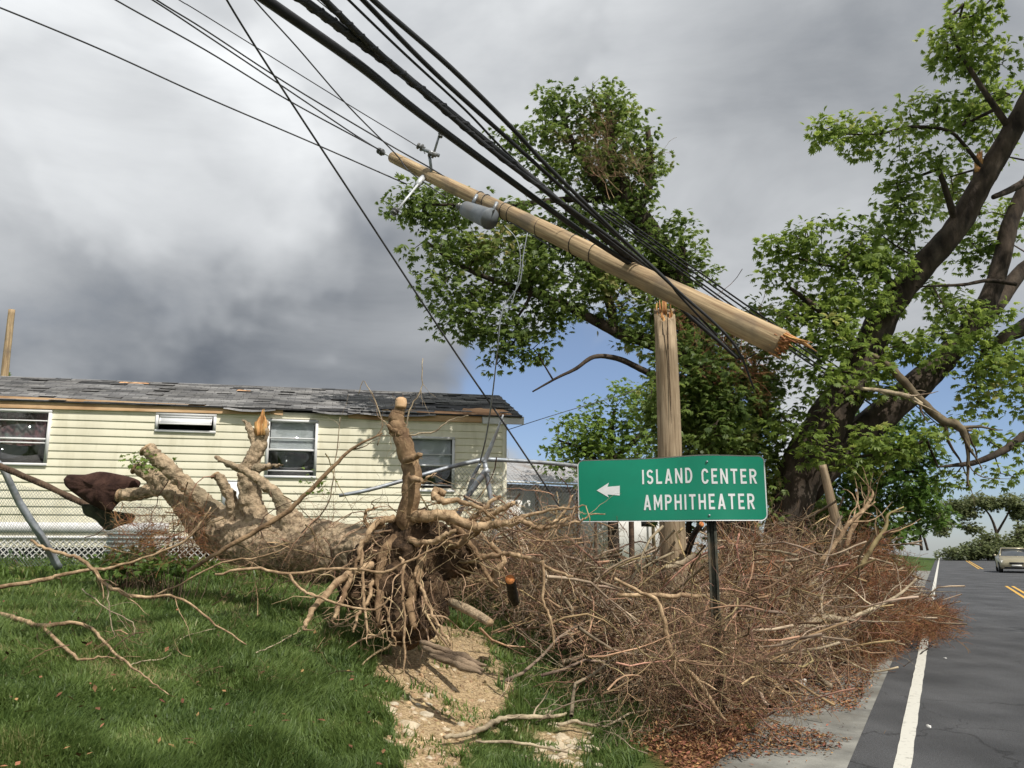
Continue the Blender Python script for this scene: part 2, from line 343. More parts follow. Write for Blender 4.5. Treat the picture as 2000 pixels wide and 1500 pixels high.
def shingle():
    m, nt, b = new_mat('shingle'); N = nt.nodes; b.inputs['Roughness'].default_value = .9
    t = N.new('ShaderNodeTexCoord'); br = N.new('ShaderNodeTexBrick'); br.inputs['Scale'].default_value = 1; br.inputs['Brick Width'].default_value = .30; br.inputs['Row Height'].default_value = .14
    br.inputs['Mortar Size'].default_value = .005; br.inputs['Color1'].default_value = (.12, .12, .124, 1); br.inputs['Color2'].default_value = (.25, .245, .24, 1); br.inputs['Mortar'].default_value = (.03, .03, .03, 1); br.inputs['Bias'].default_value = 0
    br.inputs['Mortar Smooth'].default_value = .3
    lk(nt, t.outputs['Object'], br.inputs['Vector'])
    no = N.new('ShaderNodeTexNoise'); no.inputs['Scale'].default_value = 1.3; no.inputs['Detail'].default_value = 8; mp = N.new('ShaderNodeMapping'); mp.inputs['Scale'].default_value = (.6, 2.5, 1); lk(nt, t.outputs['Object'], mp.inputs[0]); lk(nt, mp.outputs[0], no.inputs['Vector'])
    mr = N.new('ShaderNodeMapRange'); mr.inputs['From Min'].default_value = .3; mr.inputs['From Max'].default_value = .7; mr.inputs['To Min'].default_value = .45; mr.inputs['To Max'].default_value = 1.5; lk(nt, no.outputs['Fac'], mr.inputs['Value'])
    hs = N.new('ShaderNodeHueSaturation'); lk(nt, br.outputs['Color'], hs.inputs['Color']); lk(nt, mr.outputs[0], hs.inputs['Value']); lk(nt, hs.outputs[0], b.inputs['Base Color'])
    return m
M['shingle'] = shingle()

# ------------------------------------------------------------------ ground: road frame (s = left of the white line, t = along the road)
RD = np.array([0.4575, 0.8892]); RN = np.array([-0.8892, 0.4575])
def st(X, Y): return (X + .45) * RN[0] + Y * RN[1], X * RD[0] + Y * RD[1]
def xy(s, t):
    # inverse of st
    a = np.array([[RN[0], RN[1]], [RD[0], RD[1]]]); b = np.stack([np.asarray(s, float) - .45 * RN[0], np.asarray(t, float) + 0 * np.asarray(s, float)])
    r = np.linalg.solve(a, b.reshape(2, -1)); return r[0].reshape(np.shape(b[0])), r[1].reshape(np.shape(b[0]))
def crest(t): return -.0012 * np.clip(t - 120, 0, None) ** 2 * (t < 270) - (27 + .1 * (t - 270)) * (t >= 270)
def gz(X, Y):
    s, t = st(X, Y)
    near = np.exp(-((t - 5) / 22.) ** 2)
    h = sstep(1.35, 6, s) * .95 + sstep(5, 14, s) * .35
    h = h * (.45 + .55 * sstep(70, 30, t))
    h += (vnoise(X, Y, 1.7, 1) * .05 + vnoise(X, Y, .5, 2) * .022) * sstep(1.6, 3, s)
    h -= .10 * np.exp(-((X - at(930, 1300, 7)[0]) ** 2 + (Y - 7) ** 2) / .6)          # hollow below the torn-out roots
    h = h - .05 * (1 - sstep(.95, 1.3, s)) * (s > -9)
    h = np.where(s < -8, -.05 + sstep(-8, -14, s) * .2, h)
    return h + crest(t)
def ghit(px, py, lift=0.0):
    d = raydir(px, py); Y = 2.0
    for _ in range(900):
        z = EYE + d[2] * Y
        if z <= float(gz(d[0] * Y, Y)) + lift: break
        Y *= 1.008
    return np.array([d[0] * Y, Y, EYE + d[2] * Y])
def vghit(px, py, lift=0.0):
    u = (px - 1000) / F; v = (750 - py) / F; dy = cP - v * sP; dx = u / dy; dz = (sP + v * cP) / dy; Y = np.full(len(px), 2.0); done = np.zeros(len(px), bool)
    for _ in range(500):
        done |= EYE + dz * Y <= gz(dx * Y, Y) + lift; Y = np.where(done, Y, Y * 1.008)
        if done.all(): break
    return np.stack([dx * Y, Y, EYE + dz * Y], -1)
def dirtmask(X, Y):
    px, py = project(np.stack([X, Y, gz(X, Y)], -1))
    wob = vnoise(X, Y, .35, 5) * 45 + vnoise(X, Y, .12, 6) * 40 + vnoise(X, Y, .06, 7) * 20
    cx = np.interp(py, [1180, 1250, 1330, 1400, 1500, 1600], [800, 850, 872, 868, 815, 790]); w = np.interp(py, [1180, 1230, 1290, 1350, 1430, 1500, 1600], [20, 100, 140, 140, 120, 75, 60])
    m = sstep(0, 35, w + wob - np.abs(px - cx)) * (Y > 3) * (Y < 9.5)
    m2 = sstep(0, 40, 75 + wob - np.hypot((px - 1110), (py - 1455) * 1.8)) * (Y < 8)
    return np.maximum(m, m2)
def littermask(X, Y):
    s, t = st(X, Y)
    e = np.clip(1.30 - .13 * (t - 5.5), .3, 1.30) + vnoise(X, Y, .9, 11) * .5 + vnoise(X, Y, .28, 12) * .22
    m = sstep(e - .15, e + .15, s) * sstep(4.6, 3.2, s + vnoise(X, Y, .8, 13) * .4)
    m = m * sstep(4.9, 5.6, t + vnoise(X, Y, .7, 14) * .6) * sstep(34, 26, t)
    px, py = project(np.stack([X, Y, gz(X, Y)], -1))
    return m * sstep(1240, 1360, px + vnoise(X, Y, .5, 15) * 70)
def pile_ground(X, Y):
    s, t = st(X, Y)
    return sstep(6.2, 5, s) * sstep(9, 11, t) * sstep(34, 28, t) * (s > .9)

# one sheet to the horizon
ss = np.concatenate([[-900, -400, -150, -60, -30, -16, -12, -9], [-8, -7.2, -3.5, -.2], np.arange(.9, 9, .09), np.arange(9, 20, .5), [22, 26, 32, 40, 60, 100, 180, 400, 900]])
tt = np.concatenate([[-400, -100, -40, -15, -6, -2, 0, 1.5], np.arange(2.5, 16, .09), np.arange(16, 40, .6), np.arange(40, 130, 4), np.arange(130, 260, 12), [300, 400, 600, 900]])
S, T = np.meshgrid(ss, tt, indexing='ij'); X, Y = xy(S, T); Z = gz(X, Y)
g = Geo(); n1_, n2_ = S.shape; ii = np.arange(n1_ - 1)[:, None] * n2_; jj = np.arange(n2_ - 1)[None]
g.add(np.stack([X, Y, Z], -1).reshape(-1, 3), np.stack([ii + jj, ii + jj + 1, ii + n2_ + jj + 1, ii + n2_ + jj], -1).reshape(-1, 4)[:, ::-1])
def ground_mat():
    m, nt, b = new_mat('ground_soil'); N = nt.nodes; b.inputs['Roughness'].default_value = .95; b.inputs['Specular IOR Level'].default_value = .1
    t = N.new('ShaderNodeTexCoord')
    def ns(sc, det=6): 
        n = N.new('ShaderNodeTexNoise'); n.inputs['Scale'].default_value = sc; n.inputs['Detail'].default_value = det; lk(nt, t.outputs['Object'], n.inputs['Vector']); return n.outputs['Fac']
    def ramp(f, c1, c2, a=.35, b2=.65):
        r = N.new('ShaderNodeValToRGB'); r.color_ramp.elements[0].position = a; r.color_ramp.elements[1].position = b2; r.color_ramp.elements[0].color = (*c1, 1); r.color_ramp.elements[1].color = (*c2, 1); lk(nt, f, r.inputs[0]); return r.outputs[0]
    def mixc(f, a, b2):
        x = N.new('ShaderNodeMix'); x.data_type = 'RGBA'; lk(nt, f, x.inputs[0]); lk(nt, a, x.inputs[6]); lk(nt, b2, x.inputs[7]); return x.outputs[2]
    def attr(n):
        a = N.new('ShaderNodeAttribute'); a.attribute_name = n; return a.outputs['Fac']
    gr = ramp(ns(3), (.03, .055, .012), (.075, .12, .03)); thatch = ramp(ns(.9), (.05, .09, .02), (.14, .13, .06), .45, .7)
    base = mixc(ns(12), gr, thatch)
    dirt = mixc(ns(2.5), ramp(ns(28, 12), (.10, .065, .032), (.46, .33, .19), .3, .62), ramp(ns(60, 8), (.18, .12, .06), (.58, .45, .28), .4, .6)); lit = ramp(ns(22, 8), (.05, .022, .012), (.22, .1, .05))
    c = mixc(attr('dirt'), base, dirt); c = mixc(attr('litter'), c, lit)
    lk(nt, c, b.inputs['Base Color'])
    bp = N.new('ShaderNodeBump'); bp.inputs['Distance'].default_value = .03; lk(nt, ns(25, 10), bp.inputs['Height']); lk(nt, bp.outputs[0], b.inputs['Normal'])
    return m
gm = ground_mat()
go = obj('ground', g, gm, smooth=True); go['kind'] = 'structure'
for nm, arr in (('dirt', dirtmask(X.ravel(), Y.ravel())), ('litter', np.maximum(littermask(X.ravel(), Y.ravel()), pile_ground(X.ravel(), Y.ravel())))):
    a = go.data.attributes.new(nm, 'FLOAT', 'POINT'); a.data.foreach_set('value', arr.astype(np.float32))

# road sheets follow the crest
def strip(name, s0, s1, ta, tb, z, mat, ns=2, step=.5, wob=0):
    ts = np.concatenate([np.arange(ta, min(tb, 30), step), np.arange(max(ta, min(tb, 30)), tb, 3), [tb]]); sv = np.linspace(s0, s1, ns)
    S, T = np.meshgrid(sv, ts, indexing='ij')
    if wob: S = S + np.stack([vnoise(T[0], T[0] * 0, .25, 31), vnoise(T[0], T[0] * 0, .25, 32)]) * wob
    X, Y = xy(S, T); g = Geo(); a, b = S.shape; i = np.arange(a - 1)[:, None] * b; j = np.arange(b - 1)[None]
    g.add(np.stack([X, Y, z + crest(T)], -1).reshape(-1, 3), np.stack([i + j, i + j + 1, i + b + j + 1, i + b + j], -1).reshape(-1, 4)[:, ::-1] if s1 > s0 else np.stack([i + j, i + j + 1, i + b + j + 1, i + b + j], -1).reshape(-1, 4))
    o = obj(name, g, mat); o['kind'] = 'structure'; return o
def asphalt():
    m, nt, b = new_mat('asphalt'); N = nt.nodes; b.inputs['Roughness'].default_value = .85; t = N.new('ShaderNodeTexCoord')
    vo = N.new('ShaderNodeTexVoronoi'); vo.inputs['Scale'].default_value = 130; lk(nt, t.outputs['Object'], vo.inputs['Vector'])
    no = N.new('ShaderNodeTexNoise'); no.inputs['Scale'].default_value = .8; no.inputs['Detail'].default_value = 9; lk(nt, t.outputs['Object'], no.inputs['Vector'])
    n2 = N.new('ShaderNodeTexNoise'); n2.inputs['Scale'].default_value = 60; n2.inputs['Detail'].default_value = 4; lk(nt, t.outputs['Object'], n2.inputs['Vector'])
    cr = N.new('ShaderNodeValToRGB'); cr.color_ramp.elements[0].color = (.038, .039, .042, 1); cr.color_ramp.elements[1].color = (.08, .081, .085, 1); cr.color_ramp.elements[0].position = .35; cr.color_ramp.elements[1].position = .7
    lk(nt, no.outputs['Fac'], cr.inputs[0]); hs = N.new('ShaderNodeHueSaturation'); lk(nt, cr.outputs[0], hs.inputs['Color'])
    mr = N.new('ShaderNodeMapRange'); mr.inputs['From Min'].default_value = .3; mr.inputs['From Max'].default_value = .7; mr.inputs['To Min'].default_value = .7; mr.inputs['To Max'].default_value = 1.35; lk(nt, n2.outputs['Fac'], mr.inputs['Value']); lk(nt, mr.outputs[0], hs.inputs['Value']); lk(nt, hs.outputs[0], b.inputs['Base Color'])
    # tyre-worn bands and tar-filled cracks running along the road
    mp = N.new('ShaderNodeMapping'); mp.inputs['Rotation'].default_value = (0, 0, math.atan2(RD[0], RD[1])); mp.inputs['Scale'].default_value = (1.1, .06, 1); lk(nt, t.outputs['Object'], mp.inputs[0])
    nb_ = N.new('ShaderNodeTexNoise'); nb_.inputs['Scale'].default_value = 1.6; nb_.inputs['Detail'].default_value = 3; lk(nt, mp.outputs[0], nb_.inputs['Vector'])
    mb = N.new('ShaderNodeMapRange'); mb.inputs['From Min'].default_value = .3; mb.inputs['From Max'].default_value = .7; mb.inputs['To Min'].default_value = .78; mb.inputs['To Max'].default_value = 1.25; lk(nt, nb_.outputs['Fac'], mb.inputs['Value'])
    h2 = N.new('ShaderNodeHueSaturation'); lk(nt, hs.outputs[0], h2.inputs['Color']); lk(nt, mb.outputs[0], h2.inputs['Value'])
    vc = N.new('ShaderNodeTexVoronoi'); vc.feature = 'DISTANCE_TO_EDGE'; vc.inputs['Scale'].default_value = .45; nw = N.new('ShaderNodeTexNoise'); nw.inputs['Scale'].default_value = 2.5; nw.inputs['Detail'].default_value = 6; lk(nt, t.outputs['Object'], nw.inputs['Vector'])
    av = N.new('ShaderNodeVectorMath'); av.operation = 'MULTIPLY_ADD'; lk(nt, nw.outputs['Color'], av.inputs[0]); av.inputs[1].default_value = (.7, .7, 0); lk(nt, t.outputs['Object'], av.inputs[2]); lk(nt, av.outputs[0], vc.inputs['Vector'])
    mc = N.new('ShaderNodeMapRange'); mc.inputs['From Min'].default_value = .001; mc.inputs['From Max'].default_value = .006; mc.inputs['To Min'].default_value = .45; mc.inputs['To Max'].default_value = 1; lk(nt, vc.outputs['Distance'], mc.inputs['Value'])
    h3 = N.new('ShaderNodeHueSaturation'); lk(nt, h2.outputs[0], h3.inputs['Color']); lk(nt, mc.outputs[0], h3.inputs['Value']); lk(nt, h3.outputs[0], b.inputs['Base Color'])
    bp = N.new('ShaderNodeBump'); bp.inputs['Distance'].default_value = .004; lk(nt, vo.outputs['Distance'], bp.inputs['Height']); lk(nt, bp.outputs[0], b.inputs['Normal']); return m
def paint(name, c, worn=.5):
    m, nt, b = new_mat(name); N = nt.nodes; b.inputs['Roughness'].default_value = .7; t = N.new('ShaderNodeTexCoord')
    no = N.new('ShaderNodeTexNoise'); no.inputs['Scale'].default_value = 14; no.inputs['Detail'].default_value = 8; no.inputs['Roughness'].default_value = .7; lk(nt, t.outputs['Object'], no.inputs['Vector'])
    cr = N.new('ShaderNodeValToRGB'); e = cr.color_ramp.elements; e[0].position = .28; e[1].position = .45; e[0].color = (c[0] * worn, c[1] * worn, c[2] * worn, 1); e[1].color = (*c, 1); lk(nt, no.outputs['Fac'], cr.inputs[0]); lk(nt, cr.outputs[0], b.inputs['Base Color']); return m
M['conc'] = pmat('conc', (.15, .148, .135), (.29, .285, .255), 2.2, .9, .004, 40, c3=(.13, .12, .1), c3scale=1.3, c3amt=.7)
strip('road', .36, -7.6, -30, 240, 0, asphalt(), 2)
strip('concrete_gutter', 1.5, .30, -30, 60, -.004, M['conc'], 2, .25)
pw_ = paint('paint_white', (.6, .585, .52), .35)
strip('white_edge_line', .058, -.058, -30, 18.5, .005, pw_, 2, .08, .004)
strip('white_edge_line', .058, -.058, 19.3, 200, .005, pw_, 2, .5)
yel = paint('paint_yellow', (.62, .36, .06))
for (tA, tB) in ((27, 39), (66, 100)):
    for k in (0, 1): strip('yellow_centre_line', -2.5 - k * .22, -2.6 - k * .22, tA, tB, .005, yel, 2, .5)

# ------------------------------------------------------------------ mobile home
A0 = at(0, 797, 14.5); d_ = raydir(988, 828); YR = (A0[2] - EYE) / d_[2]; B0 = at(988, 828, YR)
hv = (B0 - A0)[:2]; HANG = math.atan2(hv[1], hv[0]); HX = np.array([math.cos(HANG), math.sin(HANG), 0]); HY = np.array([-HX[1], HX[0], 0])
HO = np.array([B0[0], B0[1], 1.2])                                       # house origin: right front corner, on the ground
def onwall(px, py, dy=0.0):
    """pixel -> (x, z) on the wall plane in house-local coordinates"""
    d = np.array(raydir(px, py)); o = np.array([0, 0, EYE]); k = ((HO + HY * dy - o) @ HY) / (d @ HY); p = o + d * k - HO
    return float(p @ HX), float(p[2])
house = thing('mobile_home', 'long pale yellow mobile home with storm-torn shingle roof and exposed boards at the eave', 'mobile home', HO, rot=(0, 0, HANG))
ZT = onwall(988, 828)[1]; HL = -13.2; HD = 4.3
z_skirt = onwall(60, 1052)[1]
LAP = .142
wins = []     # (x0, z0, x1, z1, kind)
for (pa, pb, k) in (((-24, 803), (86, 905), 'big'), ((311, 811), (416, 842), 'awning'), ((528, 824), (612, 930), 'blind'), ((802, 857), (882, 957), 'blind')):
    x0, z1 = onwall(*pa); x1, z0 = onwall(*pb); wins.append((x0, z0, x1, z1, k))
g = Geo(); zz = z_skirt - .15; 
while zz < ZT + .02:
    zt = min(zz + LAP, ZT + .02); iv = [(HL, 0)]
    for (x0, z0, x1, z1, k) in wins:
        if z0 < zz + LAP * .5 < z1:
            iv = [q for (a, b) in iv for q in ((a, min(b, x0)), (max(a, x1), b)) if q[1] - q[0] > .01]
    for (a, b) in iv:
        # lap: bottom edge stands proud; slight sag along the board
        n = max(2, int((b - a) / .5)); xs = np.linspace(a, b, n)
        wv = vnoise(xs, xs * 0 + zz, 1.3, 41) * .006
        lo = np.stack([xs, -.014 + wv, xs * 0 + zz], -1); mid = np.stack([xs, -.016 + wv, xs * 0 + zz + .012], -1); hi = np.stack([xs, -.001 + wv * 0, xs * 0 + zt], -1); bk = np.stack([xs, wv * 0 + .002, xs * 0 + zz], -1)
        V = np.concatenate([bk, lo, mid, hi]); i = np.arange(n - 1)
        for r in range(3): g.f.append(np.stack([r * n + i, r * n + i + 1, (r + 1) * n + i + 1, (r + 1) * n + i], -1) + g.n); g.m.append((n - 1, 0))
        g.v.append(V); g.n += len(V)
    zz += LAP
obj('wall', g, M['siding'], house)
g = Geo(); g.box((HL, .003, z_skirt - .2), (HL + .1, HD, ZT)); g.box((-.05, .03, .3), (0, HD, ZT)); g.box((HL, HD, .3), (0, HD + .05, ZT)); obj('wall', g, M['siding'], house)
g = Geo(); g.box((-.075, -.03, .25), (.012, .028, ZT - .0)); obj('corner_trim', g, M['siding'], house)
def rect_frame(g, x0, z0, x1, z1, w, y0, y1, m=0):
    g.box((x0 - w, y0, z0 - w), (x1 + w, y1, z0)); g.box((x0 - w, y0, z1), (x1 + w, y1, z1 + w)); g.box((x0 - w, y0, z0), (x0, y1, z1)); g.box((x1, y0, z0), (x1 + w, y1, z1))
for wi, (x0, z0, x1, z1, k) in enumerate(wins):
    g = Geo(); rect_frame(g, x0, z0, x1, z1, .05, -.045, .06); 
    wo = obj('window', g, M['trim'], house)
    def sub(nm, g, m): return obj(nm, g, m, wo)
    g = Geo(); g.box((x0 - .06, .35, z0 - .06), (x1 + .06, .36, z1 + .06)); g.box((x0 - .05, .061, z0 - .05), (x0 - .04, .35, z1 + .05)); g.box((x1 + .04, .061, z0 - .05), (x1 + .05, .35, z1 + .05)); g.box((x0, .061, z0 - .05), (x1, .35, z0 - .04)); g.box((x0, .061, z1 + .04), (x1, .35, z1 + .05))
    sub('dark_interior', g, M['darkroom'])
    if k != 'awning':
        g = Geo(); g.box((x0, .021, z0), (x1, .024, z1)); sub('pane', g, M['glass'])
        g = Geo(); zm = (z0 + z1) / 2 - .02
        g.box((x0, -.01, zm - .018), (x1, .018, zm + .018))
        if k == 'big':
            zq = z0 + (z1 - z0) * .84; g.box((x0, -.005, zq - .01), (x1, .017, zq + .01)); zq = z0 + (z1 - z0) * .40; g.box((x0, -.005, zq - .012), (x1, .017, zq + .012))
        else:
            zq = z0 + (z1 - z0) * .09; g.box((x0, -.005, zq - .012), (x1, .017, zq + .012)); zq = z0 + (z1 - z0) * .7; g.box((x0, -.004, zq - .008), (x1, .017, zq + .008))
        sub('sash', g, M['trim'])
    if k == 'blind':
        g = Geo(); h0 = z0 + (z1 - z0) * .50; zc = z1 - .02
        while zc > h0:
            g.add(np.array([[x0 + .02, .05, zc], [x1 - .02, .05, zc], [x1 - .02, .062, zc + .017], [x0 + .02, .062, zc + .017]]), np.array([[0, 1, 2, 3]])); zc -= .018
        g.box((x0 + .02, .045, h0 - .03), (x1 - .02, .065, h0 - .004)); sub('blind', g, M['blind'])
    if k == 'big':
        g = Geo(); xs = np.linspace(x0, x1, 40); n = 40
        yy = .12 + .03 * np.sin(xs * 40) + .02 * np.sin(xs * 17); V = np.concatenate([np.stack([xs, yy, xs * 0 + z1], -1), np.stack([xs, yy + .01, xs * 0 + z0 + (z1 - z0) * (.45 + .1 * np.sin(xs * 3))], -1)])
        i = np.arange(n - 1); g.add(V, np.stack([n + i, n + i + 1, i + 1, i], -1)); sub('curtain', g, M['curtain'])
    if k == 'awning':
        h = z1 - z0; g = Geo(); Mx = np.array(Matrix.Rotation(R(-28), 3, 'X'))
        V0 = np.array([[x0 + .02, 0, -h * .55], [x1 - .02, 0, -h * .55], [x1 - .02, 0, 0], [x0 + .02, 0, 0]])
        g.box((x0 + .02, -.06, z1 - .04), (x1 - .02, .0, z1 - .015)); 
        for (a, b) in ((-h * .62, -h * .55), (-.03, 0)):
            q = Geo(); q.box((x0 + .02, -.008, a), (x1 - .02, .008, b)); V = q.v[0] @ Mx.T + np.array([0, -.04, z1 - .03]); g.add(V, q.f[0])
        for a in (x0 + .02, x1 - .045):
            q = Geo(); q.box((a, -.008, -h * .55), (a + .025, .008, -.03)); V = q.v[0] @ Mx.T + np.array([0, -.04, z1 - .03]); g.add(V, q.f[0])
        sub('sash', g, M['trim'])
        g = Geo(); q = Geo(); q.box((x0 + .045, -.002, -h * .55), (x1 - .045, .002, -.03)); g.add(q.v[0] @ Mx.T + np.array([0, -.04, z1 - .03]), q.f[0]); sub('pane', g, M['blind'])
# fascia boards of raw lumber, torn in places
def fboard(pts_top, pts_bot, y, mat, nm, th=.03):
    T_ = np.array([onwall(*p) for p in pts_top]); B_ = np.array([onwall(*p) for p in pts_bot]); poly = np.concatenate([T_, B_[::-1]])
    g = Geo(); P = np.stack([poly[:, 0], np.full(len(poly), y), poly[:, 1]], -1); g.prism(P[::-1], (0, -th, 0)); return obj(nm, g, mat, house)
fboard([(-60, 769), (0, 774), (230, 784), (527, 798)], [(-60, 792), (0, 797), (230, 803), (527, 811)], -.03, M['lumber'], 'fascia_board')
fboard([(528.5, 799), (553, 800)], [(528.5, 809), (553, 812)], -.026, M['lumber'], 'fascia_board')
fboard([(680, 808), (735, 812), (820, 808), (905, 812), (940, 813)], [(680, 817), (735, 821), (820, 823), (905, 825), (940, 826)], -.03, M['lumber'], 'fascia_board')
fboard([(941.5, 813), (1022, 815)], [(941.5, 828), (1022, 830)], -.03, M['trim'], 'white_fascia', .035)
g = Geo(); g.box((HL, -.012, ZT - .0), (0.02, .2, ZT + .09)); obj('eave_plate', g, M['siding'], house)
# roof in house-local coordinates
ov = .10; xr = onwall(1022, 815, -.1)[0]; ze = onwall(300, 790, -ov)[1]
d_ = raydir(0, 735); o_ = np.array([0, 0, EYE]); RY = 2.3; kk = ((HO + HY * RY - o_) @ HY) / (d_ @ HY); zr = float((o_ + d_ * kk)[2] - HO[2])
slope = math.atan2(zr - ze, RY + ov); RL = math.hypot(zr - ze, RY + ov)
roof_e = None
def roofpt(x, r, lift=0.0):      # r: 0 at eave, 1 at ridge
    x = np.asarray(x, float); r = np.asarray(r, float) + 0 * x; lift = np.asarray(lift, float) + 0 * x
    return np.stack([x + 0 * r, -ov + (RY + ov) * r - lift * math.sin(slope), ze + (zr - ze) * r + lift * math.cos(slope)], -1)
rg = np.random.default_rng(5)
g = Geo(); ncourse = 17; xe = np.arange(HL - .1, xr + .001, .15); xe[-1] = xr
missing = lambda x, c: False
patch = []    # areas where shingles are gone (x0,x1,c0,c1)
def rx(px): return onwall(px, 780, .0)[0]
PATCHES = [(rx(800), rx(1000), 0, 2, 'ply'), (rx(905), rx(1003), 0, 5, 'ply'), (rx(165), rx(238), 15, 16, 'ply'), (rx(440), rx(480), 12, 13, 'ply'), (rx(610), rx(700), 0, 1, 'felt'), (rx(820), rx(930), 5, 7, 'felt'),
           (rx(105), rx(180), 13, 15, 'felt'), (rx(138), rx(165), 0, 2, 'felt'), (rx(290), rx(312), 1, 3, 'felt'), (rx(485), rx(503), 9, 11, 'felt'), (rx(553), rx(572), 4, 6, 'felt'), (rx(680), rx(800), 13, 15, 'felt'), (rx(430), rx(470), 13, 15, 'felt'), (rx(240), rx(262), 15, 17, 'felt'), (rx(745), rx(830), 2, 3, 'felt')]
for c in range(ncourse):
    r0, r1 = c / ncourse, (c + 1) / ncourse + .012
    off = (c % 2) * .075
    i = 0; x = HL - .1
    while x < xr - .03:
        w = .3 + rg.uniform(-.02, .02); x2 = min(x + w, xr - (0.02 if c % 3 else 0))
        gone = any((p0 + rg.uniform(-.12, .12) < (x + x2) / 2 < p1 + rg.uniform(-.12, .12)) and c0 <= c < c1 for p0, p1, c0, c1, _ in PATCHES) or rg.random() < .005
        if not gone and x2 - x > .03:
            l0 = .014 + (rg.uniform(.0, .03) if rg.random() < .12 else rg.uniform(0, .004)); d0 = rg.uniform(-.006, .006) / 1
            a = roofpt(np.array([x, x2 - .006]), r0 + d0, l0); b = roofpt(np.array([x, x2 - .006]), r1, .004)
            a2 = roofpt(np.array([x, x2 - .006]), r0 + d0, l0 - .009)
            g.add(np.vstack([a, b, a2]), np.array([[0, 1, 3, 2], [4, 5, 1, 0]]))
        x = x2
roofo = obj('roof', g, M['shingle'], house)
deck = Geo(); deck.prism(roofpt(np.array([HL - .1, xr - .02, xr - .02, HL - .1]), np.array([0, 0, 1, 1.]), 0), (0, 0, -.02)); obj('roof_underlayment', deck, M['felt'], house)
g = Geo(); P = np.array([roofpt(HL - .1, 1.0), roofpt(xr, 1.0), [xr, RY * 2 + .3, ze], [HL - .1, RY * 2 + .3, ze]]); g.prism(P, (0, 0, -.02)); obj('roof_back', g, M['shingle'], house)
for (p0, p1, c0, c1, kind) in PATCHES:
    if kind != 'ply': continue
    n = 12; xs = np.linspace(p0, p1, n); lo = c0 / ncourse + .002 + rg.uniform(0, .02, n); hi = c1 / ncourse + rg.uniform(-.03, .03, n); hi[0] = hi[-1] = (lo[0] + hi[1]) / 2
    hi = np.maximum(hi, lo + .02)
    V = np.vstack([roofpt(xs, lo, .006), roofpt(xs, hi, .006)]); i = np.arange(n - 1); g = Geo(); g.add(V, np.stack([i, i + 1, n + i + 1, n + i], -1)); obj('bare_plywood', g, M['ply'], house)
# loose torn underlayment strips lifting at the eave
for (pa, pb, yy) in ((612, 705, 0), (680, 850, 0), (440, 540, 0)):
    xs = np.linspace(rx(pa), rx(pb), 14); g = Geo(); n = 14
    r_ = .03 + rg.uniform(0, .02, n); l = .05 * np.sin(np.linspace(0, 3.1, n)) + .02 + rg.uniform(0, .012, n)
    V = np.vstack([roofpt(xs, r_ * 0 - .02, 0) + np.stack([xs * 0, xs * 0 - .03, -l], -1), roofpt(xs, r_ + .08, .022)]); i = np.arange(n - 1); g.add(V, np.stack([i, i + 1, n + i + 1, n + i], -1)); obj('torn_roof_felt', g, M['shingle'], house)
# white band and lattice skirting at the left
x0, zb1 = onwall(-30, 1019); x1, zb0 = onwall(330, 1034); zb0 = onwall(60, 1040)[1]; zb1 = onwall(60, 1020)[1]
g = Geo(); g.box((HL, -.045, zb0), (x1, -.022, zb1)); obj('white_trim_board', g, M['trim'], house)
zl1 = onwall(60, 1050)[1]; zl0 = -.15; g = Geo(); hh = zl1 - zl0; w = .036; stp = .105; gx0 = HL; gx1 = onwall(560, 1050)[0]
for k, sgn in enumerate((1, -1)):
    x = gx0 - hh
    while x < gx1 + hh:
        a = np.array([x, -.03 + k * .009, zl0]); b = np.array([x + sgn * hh, -.03 + k * .009, zl1])
        if sgn < 0: a[0] += hh * 0
        dn = np.array([w * .7, 0, 0]); g.prism(np.array([a, a + dn, b + dn, b]) if True else None, (0, .008, 0)); x += stp
obj('lattice_skirting', g, M['lattice'], house)
g = Geo(); g.box((HL, -.04, zl1 - .02), (gx1, -.012, zl1 + .03)); obj('skirting_rail', g, M['trim'], house)
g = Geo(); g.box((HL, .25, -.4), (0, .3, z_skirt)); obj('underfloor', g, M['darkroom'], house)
x0, z1 = onwall(438, 940); x1, z0 = onwall(478, 1004); g = Geo(); g.box((x0, -.09, z0), (x1, -.024, z1)); g.box((x0 - .01, -.1, z1), (x1 + .01, -.024, z1 + .015)); obj('utility_box', g, M['blind'], house)

# ------------------------------------------------------------------ second building behind (white, low, grey roof)
YB = 21.0
P0 = at(940, 905, YB); P1 = at(1330, 925, YB + 3.6); bx = (P1 - P0)[:2]; BA = math.atan2(bx[1], bx[0]); bl = float(np.hypot(*bx))
shed = thing('white_outbuilding', 'low white building with grey metal roof and open side, behind the green sign', 'outbuilding', (P0[0], P0[1], 1.2), rot=(0, 0, BA))
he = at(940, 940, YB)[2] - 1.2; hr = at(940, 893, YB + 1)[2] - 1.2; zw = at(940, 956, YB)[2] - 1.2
g = Geo(); g.box((-1.2, 0, -.3), (bl, .12, zw)); g.box((-1.2, 3.2, -.3), (bl, 3.3, he)); g.box((bl - .12, .121, -.3), (bl, 3.19, he)); obj('wall', g, M['siding_white'], shed)
g = Geo(); g.box((-1.2, .05, zw + .002), (bl - .2, .1, he - .03)); obj('eave_shadow_band', g, M['sheetroof'], shed)  # eave shadow on the white wall, put in as a band of roof grey
g = Geo(); n = int((bl + 1.6) / .12)
for i in range(n):
    x = -1.4 + i * .12; g.add(np.array([[x, -.3, he + .03], [x + .06, -.3, he + .045], [x + .12, -.3, he + .03], [x, 1.6, hr], [x + .06, 1.6, hr + .015], [x + .12, 1.6, hr]]), np.array([[0, 1, 4, 3], [1, 2, 5, 4]]))
obj('roof', g, M['sheetroof'], shed)
g = Geo(); g.box((-1.4, -.32, he - .03), (bl + .1, -.29, he + .02)); obj('eave_board', g, M['trim'], shed)
